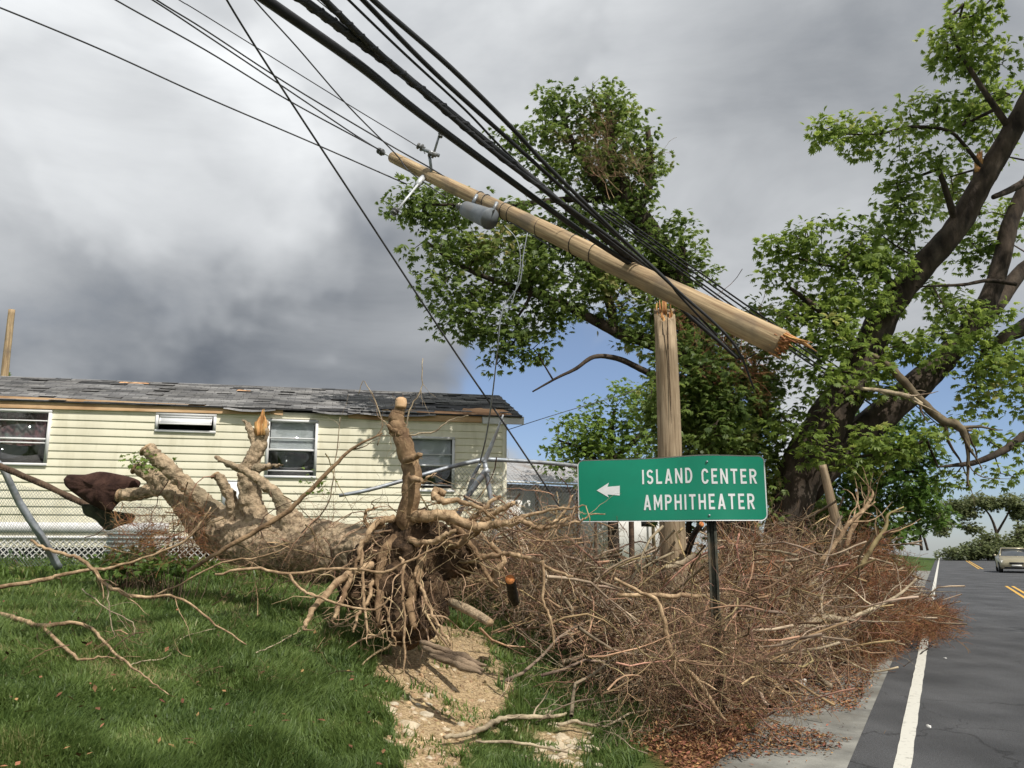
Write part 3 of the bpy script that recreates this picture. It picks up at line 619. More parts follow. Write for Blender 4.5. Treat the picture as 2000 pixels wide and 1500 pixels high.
for i in range(5): g = Geo(); x = .2 + i * bl / 5.2; g.box((x, -.25, -.3), (x + .07, -.18, he - .035)); obj('porch_post', g, M['twigwood'], shed)
# small dark window
o_ = np.array([P0[0], P0[1], 1.2]); bX = np.array([math.cos(BA), math.sin(BA), 0]); bY = np.array([-bX[1], bX[0], 0])
def onshed(px, py):
    d = raydir(px, py); k = ((o_ - np.array([0, 0, EYE])) @ bY) / (d @ bY); p = np.array([0, 0, EYE]) + d * k - o_; return float(p @ bX), float(p[2])
x0, z1 = onshed(1252, 1014); x1, z0 = onshed(1280, 1028); g = Geo(); g.box((x0, -.012, z0), (x1, -.002, z1)); obj('window', g, M['darkroom'], shed)
x0, z1 = onshed(1168, 1052); 

# ------------------------------------------------------------------ road sign
SL = at(1129, 957, 8.25); SR = at(1497, 957, 7.75); sw = SR - SL; SANG = math.atan2(sw[1], sw[0]); SWID = float(np.hypot(sw[0], sw[1]))
ztop = at(1313, 894, 8.0)[2]; zbot = at(1313, 1018, 8.0)[2]; SH = ztop - zbot; SC = np.array([(SL[0] + SR[0]) / 2, (SL[1] + SR[1]) / 2, (ztop + zbot) / 2])
sx = np.array([math.cos(SANG), math.sin(SANG), 0]); sy = np.array([-sx[1], sx[0], 0])
sign = thing('road_sign', 'green sign with white arrow reading ISLAND CENTER AMPHITHEATER on a steel post', 'road sign', (SC[0], SC[1], 0), rot=(0, 0, SANG))
def bend(x, z): return -.035 * np.exp(-((x - .36) / .22) ** 2) + .05 * sstep(.45, .95, x) + .012 * np.sin(x * 3 + z * 4) - .0 * z
def sbend(V, y):
    V = np.asarray(V, float); return np.stack([V[:, 0], y + bend(V[:, 0], V[:, 1]), V[:, 1] + SC[2] + .018 * np.exp(-((V[:, 0] - .3) / .35) ** 2) * (V[:, 1] > 0) * (V[:, 1] / .3)], -1)
def rrect(w, h, r, nx=40, na=8):
    pts = []
    xs = np.linspace(-w / 2 + r, w / 2 - r, nx)
    for (cx, cy, a0) in ((w / 2 - r, h / 2 - r, 0), (-w / 2 + r, h / 2 - r, 90), (-w / 2 + r, -h / 2 + r, 180), (w / 2 - r, -h / 2 + r, 270)):
        for k in range(na + 1):
            a = R(a0 + 90 * k / na); pts.append((cx + r * math.cos(a), cy + r * math.sin(a)))
        if a0 == 0: pts += [(x, h / 2) for x in xs[1:-1][::-1]]
        if a0 == 180: pts += [(x, -h / 2) for x in xs[1:-1]]
    return np.array(pts)
def plate(w, h, r, y, th, m, nm, par):
    o = rrect(w, h, r); g = Geo(); n = len(o)
    # grid fill through column slices
    xs = np.unique(np.round(np.concatenate([o[:, 0]]), 5)); top = []; bot = []
    U = o[o[:, 1] > 0]; Lw = o[o[:, 1] < 0]; U = U[np.argsort(U[:, 0])]; Lw = Lw[np.argsort(Lw[:, 0])]
    T_ = np.interp(xs, U[:, 0], U[:, 1]); B_ = np.interp(xs, Lw[:, 0], Lw[:, 1]); k = len(xs)
    rows = [sbend(np.stack([xs, B_ * (1 - t) + T_ * t], -1), y) for t in np.linspace(0, 1, 6)]; V = np.vstack(rows); i = np.arange(k - 1)
    for r_ in range(5): g.f.append(np.stack([r_ * k + i, r_ * k + i + 1, (r_ + 1) * k + i + 1, (r_ + 1) * k + i], -1)); g.m.append((k - 1, 0))
    g.v.append(V); g.n = len(V)
    g2 = V + np.array([0, th, 0]); base = g.n
    for r_ in range(5): g.f.append(np.stack([r_ * k + i, (r_ + 1) * k + i, (r_ + 1) * k + i + 1, r_ * k + i + 1], -1) + base); g.m.append((k - 1, 0))
    g.v.append(g2); g.n += len(g2)
    if th > .001:
        for r_, sg in ((0, 1), (5, -1)):
            q = np.stack([r_ * k + i, base + r_ * k + i, base + r_ * k + i + 1, r_ * k + i + 1], -1); g.f.append(q[:, ::-sg]); g.m.append((k - 1, 0))
    return obj(nm, g, m, par)
plate(SWID, SH, .06, 0, .004, M['signwhite'], 'white_border', sign)
panel = plate(SWID - .022, SH - .022, .05, -.003, .001, M['signgreen'], 'green_panel', sign)
def onsign(px, py):
    d = raydir(px, py); c = np.array([SC[0], SC[1], 0]); k = ((c - np.array([0, 0, EYE])) @ sy) / (d @ sy); p = np.array([0, 0, EYE]) + d * k - c; return float(p @ sx), float(p[2]) - SC[2]
def glyph(ch):
    """highway-style capital of height 1: (list of non-overlapping polygons, width)"""
    t = .155; out = []; rc = lambda a, b, c, d: out.append([(a, b), (c, b), (c, d), (a, d)])
    def arc(cx, cy, ro, rO, ri, rI, a0, a1, n=14):
        A = np.radians(np.linspace(a0, a1, n + 1)); o = [(cx + ro * math.cos(x), cy + rO * math.sin(x)) for x in A]; i = [(cx + ri * math.cos(x), cy + rI * math.sin(x)) for x in A]
        for k in range(n): out.append([o[k], o[k + 1], i[k + 1], i[k]])
    if ch == 'I': rc(0, 0, t, 1); return out, t
    if ch == 'L': rc(0, 0, t, 1); rc(t, 0, .5, t); return out, .5
    if ch == 'T': rc(0, 1 - t, .56, 1); rc(.28 - t / 2, 0, .28 + t / 2, 1 - t); return out, .56
    if ch == 'E': rc(0, 0, t, 1); rc(t, 0, .5, t); rc(t, 1 - t, .5, 1); rc(t, .43, .44, .43 + t); return out, .5
    if ch == 'H': rc(0, 0, t, 1); rc(.6 - t, 0, .6, 1); rc(t, .43, .6 - t, .43 + t); return out, .6
    if ch == 'N': rc(0, 0, t, 1); rc(.62 - t, 0, .62, 1); out.append([(t, .66), (.62 - t, 0), (.62 - t, .34), (t, 1)]); return out, .62
    if ch == 'M': rc(0, 0, t, 1); rc(.72 - t, 0, .72, 1); out.append([(t, .62), (.36, .12), (.36, .45), (t, 1)]); out.append([(.36, .12), (.72 - t, .62), (.72 - t, 1), (.36, .45)]); return out, .72
    if ch == 'A':
        k = 1 / .235; out.append([(0, 0), (.17, 0), (.32, .15 * k), (.32, 1), (.235, 1)]); out.append([(.47, 0), (.64, 0), (.405, 1), (.32, 1), (.32, .15 * k)])
        out.append([(.17 + .2 / k, .2), (.47 - .2 / k, .2), (.47 - .34 / k, .34), (.17 + .34 / k, .34)]); return out, .64
    if ch in 'PR':
        rc(0, 0, t, 1); rc(t, 1 - t, .3, 1); rc(t, .42, .3, .42 + t); arc(.3, .71, .28, .29, .28 - t, .29 - t, -90, 90)
        if ch == 'R': out.append([(.23, .42), (.40, .42), (.6, 0), (.42, 0)]); return out, .6
        return out, .58
    if ch == 'D': rc(0, 0, t, 1); rc(t, 1 - t, .26, 1); rc(t, 0, .26, t); arc(.26, .5, .34, .5, .34 - t, .5 - t, -90, 90, 18); return out, .6
    if ch == 'C': arc(.29, .68, .29, .32, .29 - t, .32 - t, 12, 180); rc(0, .32, t, .68); arc(.29, .32, .29, .32, .29 - t, .32 - t, 180, 348); return out, .58
    if ch == 'S':
        A = np.radians(np.linspace(18, 270, 16)); c = [(.28 + .2 * math.cos(x), .715 + .207 * math.sin(x)) for x in A]; A = np.radians(np.linspace(90, -162, 16)); c += [(.28 + .2 * math.cos(x), .285 + .215 * math.sin(x)) for x in A][1:]
        c = np.array(c); T_ = np.gradient(c, axis=0); T_ /= np.linalg.norm(T_, axis=1)[:, None]; nn_ = np.stack([-T_[:, 1], T_[:, 0]], -1) * t / 2
        for k in range(len(c) - 1): out.append([tuple(c[k] + nn_[k]), tuple(c[k + 1] + nn_[k + 1]), tuple(c[k + 1] - nn_[k + 1]), tuple(c[k] - nn_[k])])
        return out, .56
    return out, .34
def text(s, pa, pb, nm):
    x = 0; polys = []
    for ch in s:
        ps, w = glyph(ch); polys += [[(x + a, b) for a, b in p] for p in ps]; x += w + (.24 if ch != ' ' else .12)
    W_ = x - .24; x0, z1 = onsign(*pa); x1, z0 = onsign(*pb); g = Geo()
    for p in polys:
        P = np.array([(x0 + a / W_ * (x1 - x0), z0 + b * (z1 - z0)) for a, b in p])
        ar_ = 0.5 * sum(P[i][0] * P[(i + 1) % len(P)][1] - P[(i + 1) % len(P)][0] * P[i][1] for i in range(len(P)))
        if ar_ < 0: P = P[::-1]
        g.add(sbend(P, -.006), np.array([list(range(len(P)))]))
    return obj(nm, g, M['signwhite'], sign)
text('ISLAND', (1254, 918), (1353, 944), 'lettering'); text('CENTER', (1370, 918), (1479, 944), 'lettering'); text('AMPHITHEATER', (1257, 967), (1475, 994), 'lettering')
ar = np.array([onsign(*p) for p in ((1166, 958), (1190, 943), (1187, 951), (1211, 949), (1211, 968), (1187, 966), (1190, 972))]); g = Geo(); g.add(sbend(ar, -.006), np.array([list(range(len(ar)))[::-1]])); obj('arrow', g, M['signwhite'], sign)
pz = float(gz(SC[0], SC[1])) - .3; px_, _ = onsign(1389, 1017); g = Geo()
for (a, b, c, d) in ((-.03, .02, -.022, .05), (.022, .02, .03, .05), (-.022, .044, .022, .05), (-.045, .02, -.03, .026), (.03, .02, .045, .026)): g.box((px_ + a, b, pz), (px_ + c, d, SC[2] + SH * .42))
obj('post', g, M['postgreen'], sign)
for dz in (-.255, .255):
    g = Geo(); g.box((px_ - .02, -.012 + float(bend(px_, dz)), SC[2] + dz - .008), (px_ - .004, .02, SC[2] + dz + .008)); obj('bolt', g, M['galv'], sign)

# ------------------------------------------------------------------ utility poles
def pole(nm, A, B, r0, r1, mat, label, cat, split=None, n=20, ring=24):
    """tapered pole with local z along its axis"""
    A = np.array(A); B = np.array(B); d = B - A; L = np.linalg.norm(d); q = Vector(d / L).to_track_quat('Z', 'Y'); e = q.to_euler()
    root = thing(nm, label, cat, A, rot=e); g = Geo(); zs = np.linspace(0, L, ring); rs = r0 + (r1 - r0) * zs / L
    P = np.stack([.006 * np.sin(zs * 2.1), .006 * np.cos(zs * 1.7), zs], -1); g.tube(P, rs, n, bump=.02, seed=L, bf=2)
    return root, g, L, q, A
PA, PB = at(1318, 1160, 9.9), at(1297, 600, 9.9); PA[2] = 0.0; PA[0], PA[1] = at(1319, 1140, 9.9)[:2]
up, g, L, q, A_ = pole('broken_utility_pole', PA, PB, .168, .132, None, 'upright wooden utility pole stump standing behind the green sign', 'utility pole')
V = g.v[0]; top = V[:, 2] > L - .9                       # splintered, slanting top
V[:, 2] = np.where(V[:, 2] > L - .3, V[:, 2] - .22 * sstep(.0, .13, V[:, 0] * 1.0 + .03) , V[:, 2])
obj('shaft', g, M['polewood2'], up)
rg = np.random.default_rng(3); g = Geo()
for k in range(26):
    a = rg.uniform(0, 6.28); rr = rg.uniform(.02, .115); h = rg.uniform(.02, .16) * (1.2 - max(0, math.cos(a))); p = np.array([rr * math.cos(a), rr * math.sin(a), L - .22 - .1 * math.cos(a)]); w = rg.uniform(.008, .02)
    g.tube(np.array([p, p + [0, 0, .14 + h * .6], p + [rg.normal() * .01, rg.normal() * .01, .16 + h]]), [w, w * .7, .002], 4)
obj('splinter', g, M['splinter'], up)
for (x, za, zb) in ((-.02, L - 1.35, L - .3), (.035, L - 1.5, L - .45), (.02, L - .75, L - .1)):        # drying cracks facing the road
    g = Geo(); P = []; 
    for k in range(7):
        z = za + (zb - za) * k / 6; 
        P.append([x + .028 * k / 6 * (1 if x < .03 else -1) + rg.normal() * .004, 0, z])
    P = np.array(P); wl_ = q.inverted() @ Vector((0, -1, 0)); P[:, :2] += np.array([wl_.x, wl_.y]) * .139; g.tube(P, [.001, .004, .006, .005, .006, .005, .002], 4); obj('crack', g, M['soil_dark'], up)

FA, FB = at(1526, 672, 8.25), at(767, 308, 11.9)
fp, g, L, q, A_ = pole('snapped_utility_pole', FA, FB, .143, .086, None, 'snapped-off upper length of wooden utility pole hanging slanted across the wires', 'utility pole', ring=40)
fpd = (FB - FA) / L; qi = q.inverted()
def fl(w): return np.array(qi @ Vector(np.array(w) - A_))            # world -> local of the fallen pole
obj('shaft', g, M['polewood'], fp)
g = Geo(); upl = np.array(qi @ Vector((0, 0, 1)))
for k in range(64):
    a = rg.uniform(0, 6.28); rr = .138 * math.sqrt(rg.uniform(0, 1)); p = np.array([rr * math.cos(a), rr * math.sin(a), .06]); topness = (p[:2] @ upl[:2]) / .14
    l = rg.uniform(.02, .15) + max(0, topness) ** 2 * rg.uniform(0, .5); w = rg.uniform(.007, .02)
    g.tube(np.array([p, p - [0, 0, l * .7], p + [rg.normal() * .015, rg.normal() * .015, -l]]), [w, w * .8, .003], 4)
for k in range(9):
    a = math.atan2(upl[1], upl[0]) + rg.uniform(-.7, .7); p = np.array([.118 * math.cos(a), .118 * math.sin(a), .08]); l = rg.uniform(.22, .5); w = rg.uniform(.01, .022)
    g.tube(np.array([p, p - [0, 0, l * .6], p + [rg.normal() * .02, rg.normal() * .02, -l]]), [w, w * .8, .003], 4)
obj('splinter', g, M['splinter'], fp)
def fworld(nm, build, mat, smooth=False, par=None):
    g = Geo(); build(g); V = [np.array([fl(p) for p in v]) for v in g.v]; g.v = V; return obj(nm, g, mat, par or fp, smooth)
# pin insulator at the pole top
ip = at(745, 297, 11.95)
fworld('top_pin', lambda g: g.tube(np.array([at(767, 309, 11.9), at(750, 299, 11.95)]), .014, 8), M['galv_pale'])
def insul(g, c, ax, s=1.0):
    c = np.array(c); ax = np.array(ax) / np.linalg.norm(ax); zs = np.array([-.075, -.07, -.045, -.04, -.01, -.005, .02, .025, .06, .065]) * s; rs = np.array([.01, .05, .055, .03, .03, .06, .06, .03, .035, .01]) * s
    P = c + zs[:, None] * ax
    g.tube(P + 1e-6, rs, 12)
fworld('insulator', lambda g: insul(g, ip, at(767, 309, 11.9) - ip, .95), M['insul'], True)
# upper bracket with cut-out and white arm
c1 = at(842, 330, 11.2)
def br1(g):
    g.tube(np.array([at(843, 338, 11.3), at(840, 312, 11.25), at(838, 303, 11.25)]), .022, 8)
    g.tube(np.array([at(822, 290, 11.2), at(858, 304, 11.2)]), .03, 8); g.tube(np.array([at(858, 264, 11.1), at(848, 297, 11.2)]), .018, 8)
fworld('bracket', br1, M['galv'])
for q_, a_x, s__ in ((at(823, 288, 11.2), (1, 0, -.5), .9), (at(845, 302, 11.2), (1, 0, -.3), .9), (at(861, 262, 11.1), (.2, 0, 1), .7)): fworld('insulator', lambda g: insul(g, q_, a_x, s__), M['insul'], True)
def br2(g):
    g.tube(np.array([at(828, 345, 11.4), at(822, 352, 11.3), at(815, 362, 11.2)]), .045, 8); g.tube(np.array([at(818, 358, 11.2), at(778, 408, 10.9)]), .017, 8)
fworld('bracket', br2, M['galv_pale'])
fworld('insulator', lambda g: insul(g, at(772, 412, 10.9), at(818, 358, 11.2) - at(778, 408, 10.9), .9), M['insul'], True)
# transformer can slung under the pole
ta, tb = at(906, 407, 10.75), at(965, 431, 10.35)
axd = (tb - ta) / np.linalg.norm(tb - ta)
def xf(g):
    P = np.array([ta, ta + axd * .01, ta + axd * .04, ta + axd * .3, ta + axd * .56, ta + axd * .57, ta + axd * .60]); g.tube(P, [.02, .085, .11, .125, .138, .148, .148], 22)
fworld('transformer', xf, M['xfmr'], False)
for t in (.2, .65): fworld('hanger', lambda g: g.tube(np.array([ta + axd * t + [0, 0, .12], ta + axd * t + [.06, .02, .26]]), .025, 6), M['galv'])
fworld('bushing', lambda g: insul(g, ta - axd * .07, axd, .9), M['insul'])
for t in (.38, .43, .52, .60, .62, .675, .695):        # wire lashings round the pole
    fr = t * L; rr = .143 + (.086 - .143) * t + .006
    P = np.array([[rr * math.cos(a), rr * math.sin(a), fr + .03 * math.sin(a)] for a in np.linspace(0, 6.28, 20)]); g = Geo(); g.tube(P, .006, 4, cap=False); obj('band', g, M['cable'], fp)
pole3 = at(8, 740, 26.); r3, g, L3, q3, A3 = pole('distant_utility_pole', at(4, 780, 26), at(23, 605, 26), .12, .10, None, 'thin bare wooden pole rising behind the roof at the far left', 'utility pole'); obj('shaft', g, M['polewood'], r3)
pa_, pb_ = at(1647, 1085, 13.5), at(1607, 908, 13.5); r4, g, L4, q4, A4 = pole('leaning_post', pa_, pb_, .088, .062, None, 'short wooden post leaning left in front of the big tree', 'post'); obj('shaft', g, M['polewood2'], r4)
for i, (a, b, lab) in enumerate((((1236, 1130), (1233, 1018), 'dark timber post under the middle of the green sign'), ((1165, 1110), (1163, 1018), 'thin dark post under the left end of the green sign'))):
    pa_, pb_ = at(*a, 12.5), at(*b, 12.5); pa_[2] = float(gz(pa_[0], pa_[1])) - .1
    pb_[0], pb_[1] = pa_[0], pa_[1]; pb_[2] += .5; r5, g, _, _, _ = pole('fence_post', pa_, pb_, .045 - .018 * i, .04 - .018 * i, None, lab, 'post', n=8, ring=6); obj('shaft', g, M['rustbar'], r5)

# ------------------------------------------------------------------ cables and wires
def cable(nm, L, mat, label, cat, group=None, sub=6, n=8, tw=0):
    if L[0][2] > 4.5: L = [(q[0], q[1], q[2] * 1.15, q[3]) for q in L]
    P, r = ppath(L, sub=sub); g = Geo(); g.tube(P, r, n)
    if tw:      # lashed second conductor spiralling round the first
        P2, r2 = smooth_path(P, r, 6); k = np.arange(len(P2)); off = np.stack([np.cos(k * .7) * r2 * .8, 0 * k, np.sin(k * .7) * r2 * .8], -1); g.tube(P2 + off, r2 * .55, 5)
    return single(nm, g, mat, label, cat, group, True)
# (px, py, radius px, distance)
cable('communication_cable', [(350, -120, 11, 3.8), (520, 0, 9.6, 4.4), (700, 126, 8.4, 5.2), (820, 222, 7, 6.0), (1000, 355, 5.6, 7.4), (1150, 463, 4.7, 8.6), (1273, 545, 4, 9.6), (1340, 612, 3.4, 9.9), (1400, 664, 3, 10.2), (1440, 700, 2.4, 10.4)], M['cable'], 'thickest black cable, lowest of the heavy bundle, crossing above the snapped pole', 'cable', tw=0)
cable('communication_cable', [(430, -120, 9.5, 3.8), (592, 0, 8, 4.4), (700, 80, 7.6, 5.0), (820, 172, 6.6, 5.8), (1000, 318, 6, 7.2), (1200, 482, 4, 8.9), (1290, 550, 3.5, 9.8), (1370, 632, 2.6, 10.1), (1420, 680, 2, 10.4)], M['cable'], 'heavy black cable second from the bottom of the bundle', 'cable', tw=1)
cable('communication_cable', [(510, -120, 7, 3.9), (634, 0, 6, 4.5), (730, 94, 5.6, 5.1), (850, 200, 5, 6.0), (1000, 325, 4, 7.15), (1200, 470, 3, 8.8), (1300, 548, 2.5, 9.7)], M['cable'], 'black cable with frayed lashing beside the heavy pair', 'cable', tw=1)
cable('communication_cable', [(560, -120, 3, 4.2), (681, 0, 2.7, 4.7), (790, 105, 2.6, 5.5), (910, 216, 2.4, 6.5), (1000, 308, 2.2, 7.3), (1140, 430, 2, 8.3), (1290, 545, 1.8, 9.6)], M['cable'], 'slim black line running alone between the two heavy bundles', 'cable')
cable('communication_cable', [(590, -120, 5, 4.2), (709, 0, 4.6, 4.8), (850, 143, 4.2, 5.9), (1000, 278, 3.6, 7.0), (1130, 395, 3.0, 7.7), (1290, 535, 2.6, 8.2), (1330, 580, 2.2, 8.3), (1400, 655, 2, 8.9)], M['cable'], 'inner of the two upper right black cables', 'cable')
cable('communication_cable', [(610, -120, 5.4, 4.2), (729, 0, 5, 4.8), (880, 132, 4.6, 5.9), (1000, 250, 4, 6.9), (1067, 322, 3.6, 7.3), (1200, 452, 3, 7.9), (1317, 562, 2.6, 8.2), (1430, 667, 2.4, 8.4), (1473, 760, 1.6, 8.6)], M['cable'], 'uppermost right black cable, passing over the snapped pole and drooping below it', 'cable')
for i, dy in enumerate((0, 7, 16, 22)):
    cable('service_wire', [(1180, 400 + dy, 1.6, 10.6), (1290, 478 + dy * 1.05, 1.6, 11.4), (1385, 545 + dy * 1.2, 1.7, 12.0), (1530, 646 + dy * 1.3, 1.7, 13.0), (1700, 760 + dy * 1.3, 1.6, 15)], M['cable'], 'thin black wire of four passing behind the snapped end of the pole', 'wire', 'four thin wires behind the snapped pole')
wires = [
 ([(-200, -62, 1.7, 7), (0, 15, 1.8, 8), (200, 98, 1.7, 9), (400, 189, 1.6, 10), (610, 279, 1.5, 11), (795, 360, 1.4, 11.7)], 'lowest left wire, ending under the top of the snapped pole'),
 ([(80, -90, 1.7, 7.5), (226, 0, 1.7, 8.3), (400, 97, 1.6, 9.3), (565, 197, 1.5, 10.6), (742, 293, 1.4, 11.8)], 'wire running to the insulator at the pole tip'),
 ([(150, -90, 1.7, 7.5), (298, 0, 1.7, 8.3), (400, 67, 1.6, 9.1), (560, 174, 1.5, 10.4), (685, 258, 1.4, 11.4), (744, 295, 1.4, 11.85)], 'wire joining the one beside it just before the pole-tip insulator'),
 ([(150, -105, 1.7, 7.5), (306, 0, 1.7, 8.3), (400, 58, 1.6, 9.0), (565, 166, 1.5, 10.2), (754, 279, 1.5, 11.3), (860, 340, 1.4, 11.2), (960, 410, 1.3, 10.6), (1090, 490, 1.3, 9.9)], 'wire passing over the pole tip and along the top of the snapped pole'),
 ([(200, -95, 1.2, 8), (350, 0, 1.1, 9), (400, 30, 1.1, 9.4), (685, 207, 1, 11), (814, 285, 1, 11.6), (830, 300, .9, 11.4)], 'faint thin wire running to the bracket insulator'),
 ([(400, -90, 2.2, 6), (443, 0, 2.2, 6.6), (550, 171, 2.1, 7.6), (700, 400, 2, 9), (787, 533, 1.9, 9.8), (897, 700, 1.9, 10.8), (993, 840, 1.8, 11.4), (1093, 990, 1.7, 12), (1150, 1080, 1.5, 12.3)], 'long dark guy wire slanting steeply down in front of the mobile home roof corner'),
 ([(430, -90, 1.6, 7), (497, 0, 1.6, 7.6), (580, 92, 1.5, 8.6), (680, 207, 1.4, 10.1), (772, 300, 1.3, 11.5), (800, 335, 1.2, 11.45), (870, 385, 1.2, 10.9)], 'wire bending down to the pole tip from upper left, crossing the others'),
 ([(560, -60, 1.2, 6), (620, 0, 1.2, 6.4), (780, 130, 1.1, 7.6), (900, 232, 1.1, 8.8), (1050, 350, 1, 9.4), (1180, 470, 1, 10)], 'faint thin wire running just under the heavy cables'),
]
for L, lab in wires: cable('overhead_wire', L, M['wire'], lab, 'wire', 'thin overhead wires at the upper left')
cable('dangling_wire', [(1030, 455, 1.1, 9.6), (1022, 500, 1.1, 9.6), (1014, 555, 1.1, 9.65), (982, 605, 1.1, 9.7), (972, 680, 1.1, 9.8), (962, 770, 1.4, 10.4), (950, 850, 1.6, 11), (937, 905, 1.6, 11.6)], M['galv'], 'loose wire dangling from the pole in front of the tree', 'wire')
cable('dangling_wire', [(985, 440, .8, 9.8), (1010, 470, .8, 9.8), (1016, 520, .8, 9.8), (1000, 590, .8, 9.8), (975, 620, .8, 9.8)], M['galv'], 'short looped wire hanging beside the longer dangling wire', 'wire')
cable('dangling_wire', [(1478, 690, 1.2, 8.5), (1450, 700, 1.2, 8.6), (1425, 680, 1.1, 8.5), (1400, 650, 1.0, 8.5)], M['cable'], 'short slack black wire curling beneath the snapped pole end', 'wire')
cable('service_wire', [(990, 840, .7, 18), (1100, 805, .7, 19), (1250, 760, .7, 20), (1330, 730, .7, 21)], M['wire'], 'hair-thin wire reaching from the roof corner into the trees', 'wire')

# ------------------------------------------------------------------ chain-link fence, cloth
def chainlink(g, C, nx, nz, sag=.03, r=.0022, holes=None, seed=0):
    """C: four corners (bottom-left, bottom-right, top-right, top-left)"""
    C = [np.array(c) for c in C]; rg = np.random.default_rng(seed); 
    def pt(u, v):
        p = (C[0] * (1 - u) + C[1] * u) * (1 - v) + (C[3] * (1 - u) + C[2] * u) * v
        w = math.sin(u * 7 + seed) * sag + math.sin(v * 5 + u * 3) * sag
        return p + np.array([w * .3, w, -sag * 2 * math.sin(math.pi * u) * v])
    asp = nz / nx
    for sg in (1, -1):
        for k in range(-nz, nx):
            pts = []
            for j in range(nz + 1):
                u = (k + (j if sg > 0 else nz - j)) / nx
                if 0 <= u <= 1:
                    pts.append(pt(u, j / nz) + rg.normal(size=3) * .003)
            if len(pts) > 1: g.tube(np.array(pts), r, 3, cap=False)
fl_ = thing('chain_link_fence', 'storm-bent chain-link fence with leaning grey post and dark rail in front of the lattice skirting', 'fence', at(60, 1090, 11.3))
g = Geo(); P, r = ppath([(-30, 880, 5.5, 10.6), (5, 915, 6, 10.6), (40, 985, 7, 10.8), (85, 1055, 7.5, 11), (115, 1110, 7.5, 11.2)]); g.tube(P, r, 10); obj('post', g, M['galv'], fl_, True)
g = Geo(); P, r = ppath([(-30, 895, 5, 10.4), (5, 912, 6, 10.4), (80, 944, 6, 10.5), (165, 984, 6, 10.6), (215, 1005, 5, 10.7)]); 
g.tube(P, r, 8, bump=.25, bf=6)
for i in range(len(P) - 1):
    for k in range(3): 
        a = i * 3 + k; t = k / 3; p = P[i] * (1 - t) + P[i + 1] * t; g.tube(np.array([p + [0, -.04, .035 * math.cos(a)], p + [.01, -.045, -.03], p + [.02, .03, -.02]]), .008, 4)
obj('rail', g, M['rustbar'], fl_)
g = Geo(); chainlink(g, [at(-60, 1110, 11.2), at(330, 1098, 11.4), at(300, 985, 11.0), at(-60, 915, 10.8)], 58, 20, .05, .0024, seed=1); obj('wire_mesh', g, M['galv'], fl_)
fr_ = thing('chain_link_fence', 'collapsed chain-link fence with grey-blue top rail in front of the mobile home right corner', 'fence', at(945, 1050, 11.8))
g = Geo(); P, r = ppath([(662, 968, 3.4, 11.2), (720, 957, 3.8, 11.3), (800, 935, 4, 11.5), (880, 912, 4.2, 11.7), (945, 897, 4.6, 11.8)], sub=4); g.tube(P, r, 8)
P, r = ppath([(945, 897, 4.6, 11.8), (1010, 900, 4, 12), (1080, 905, 4, 12.3), (1140, 912, 4, 12.6), (1200, 920, 4, 12.8)], sub=4); g.tube(P, r, 8); obj('rail', g, M['galv'], fr_, True)
for L in ([(983, 810, 1.5, 11.6), (968, 850, 3, 11.7), (950, 893, 5, 11.8), (945, 905, 5, 11.8)], [(953, 915, 7, 11.8), (930, 945, 6, 11.8), (905, 985, 5, 11.9), (880, 1040, 5, 12)], [(947, 905, 5, 11.8), (955, 950, 5, 11.8), (962, 1000, 5, 11.8), (968, 1060, 5, 11.8)], [(938, 905, 3, 11.9), (925, 930, 4, 11.9), (915, 960, 5, 12)]):
    g = Geo(); P, r = ppath(L, sub=4); g.tube(P, r, 7); obj('post', g, M['galv'], fr_, True)
g = Geo(); chainlink(g, [at(870, 1075, 11.9), at(1180, 1080, 12.6), at(1150, 912, 12.6), at(890, 912, 11.7)], 36, 20, .05, .0024, seed=4); obj('wire_mesh', g, M['galv'], fr_)

def blobcloth(pts, Y, th, mat, nm, label, cat, seed=0):
    """thick rumpled cloth: outline in pixels filled and puffed"""
    P = np.array(pts, float); cx, cy = P.mean(0); n = len(P); rings = [1, .96, .85, .65, .4, .15]; V = []; 
    for sgn in (1, -1):
        for k, q in enumerate(rings):
            if sgn < 0 and k == 0: continue
            for (x, y) in P:
                X_, Y_ = cx + (x - cx) * q, cy + (y - cy) * q; h = math.sqrt(max(0, 1 - q * q)) * th
                p = at(X_, Y_, Y); dd = h * (1 + .35 * mnoise.noise(Vector((X_ * .03, Y_ * .05, seed)))) + .03 * mnoise.noise(Vector((X_ * .12, Y_ * .035, seed + 3))) * (q < 1)
                V.append(p + np.array([0, -sgn * dd, 0]))
    V = np.array(V); g = Geo(); Fq = []; m = len(rings)
    idx = lambda s_, k, i: (k * n + i % n) if s_ > 0 else ((i % n) if k == 0 else (m + k - 1) * n + i % n)
    for s_ in (1, -1):
        for k in range(m - 1):
            for i in range(n):
                q = [idx(s_, k, i), idx(s_, k, i + 1), idx(s_, k + 1, i + 1), idx(s_, k + 1, i)]; Fq.append(q if s_ > 0 else q[::-1])
    g.add(V, np.array(Fq)); g.f.append(np.array([[idx(1, m - 1, i) for i in range(n)]])); g.m.append((1, 0)); g.f.append(np.array([[idx(-1, m - 1, i) for i in range(n)][::-1]])); g.m.append((1, 0))
    return single(nm, g, mat, label, cat, None, True)
def densify(pts, k=5):
    P, _ = smooth_path(np.array([list(p) + [0] for p in list(pts) + [pts[0]]], float), 1, k); return P[:-1, :2]
blobcloth(densify([(124, 936), (135, 927), (165, 927), (195, 921), (230, 926), (262, 934), (275, 944), (262, 962), (240, 975), (225, 990), (215, 1000), (190, 992), (165, 978), (140, 960), (127, 948)]), 10.2, .10, M['maroon'], 'draped_cloth', 'dark maroon cloth bundled over the fence rail beside the fallen trunk', 'cloth', 1)
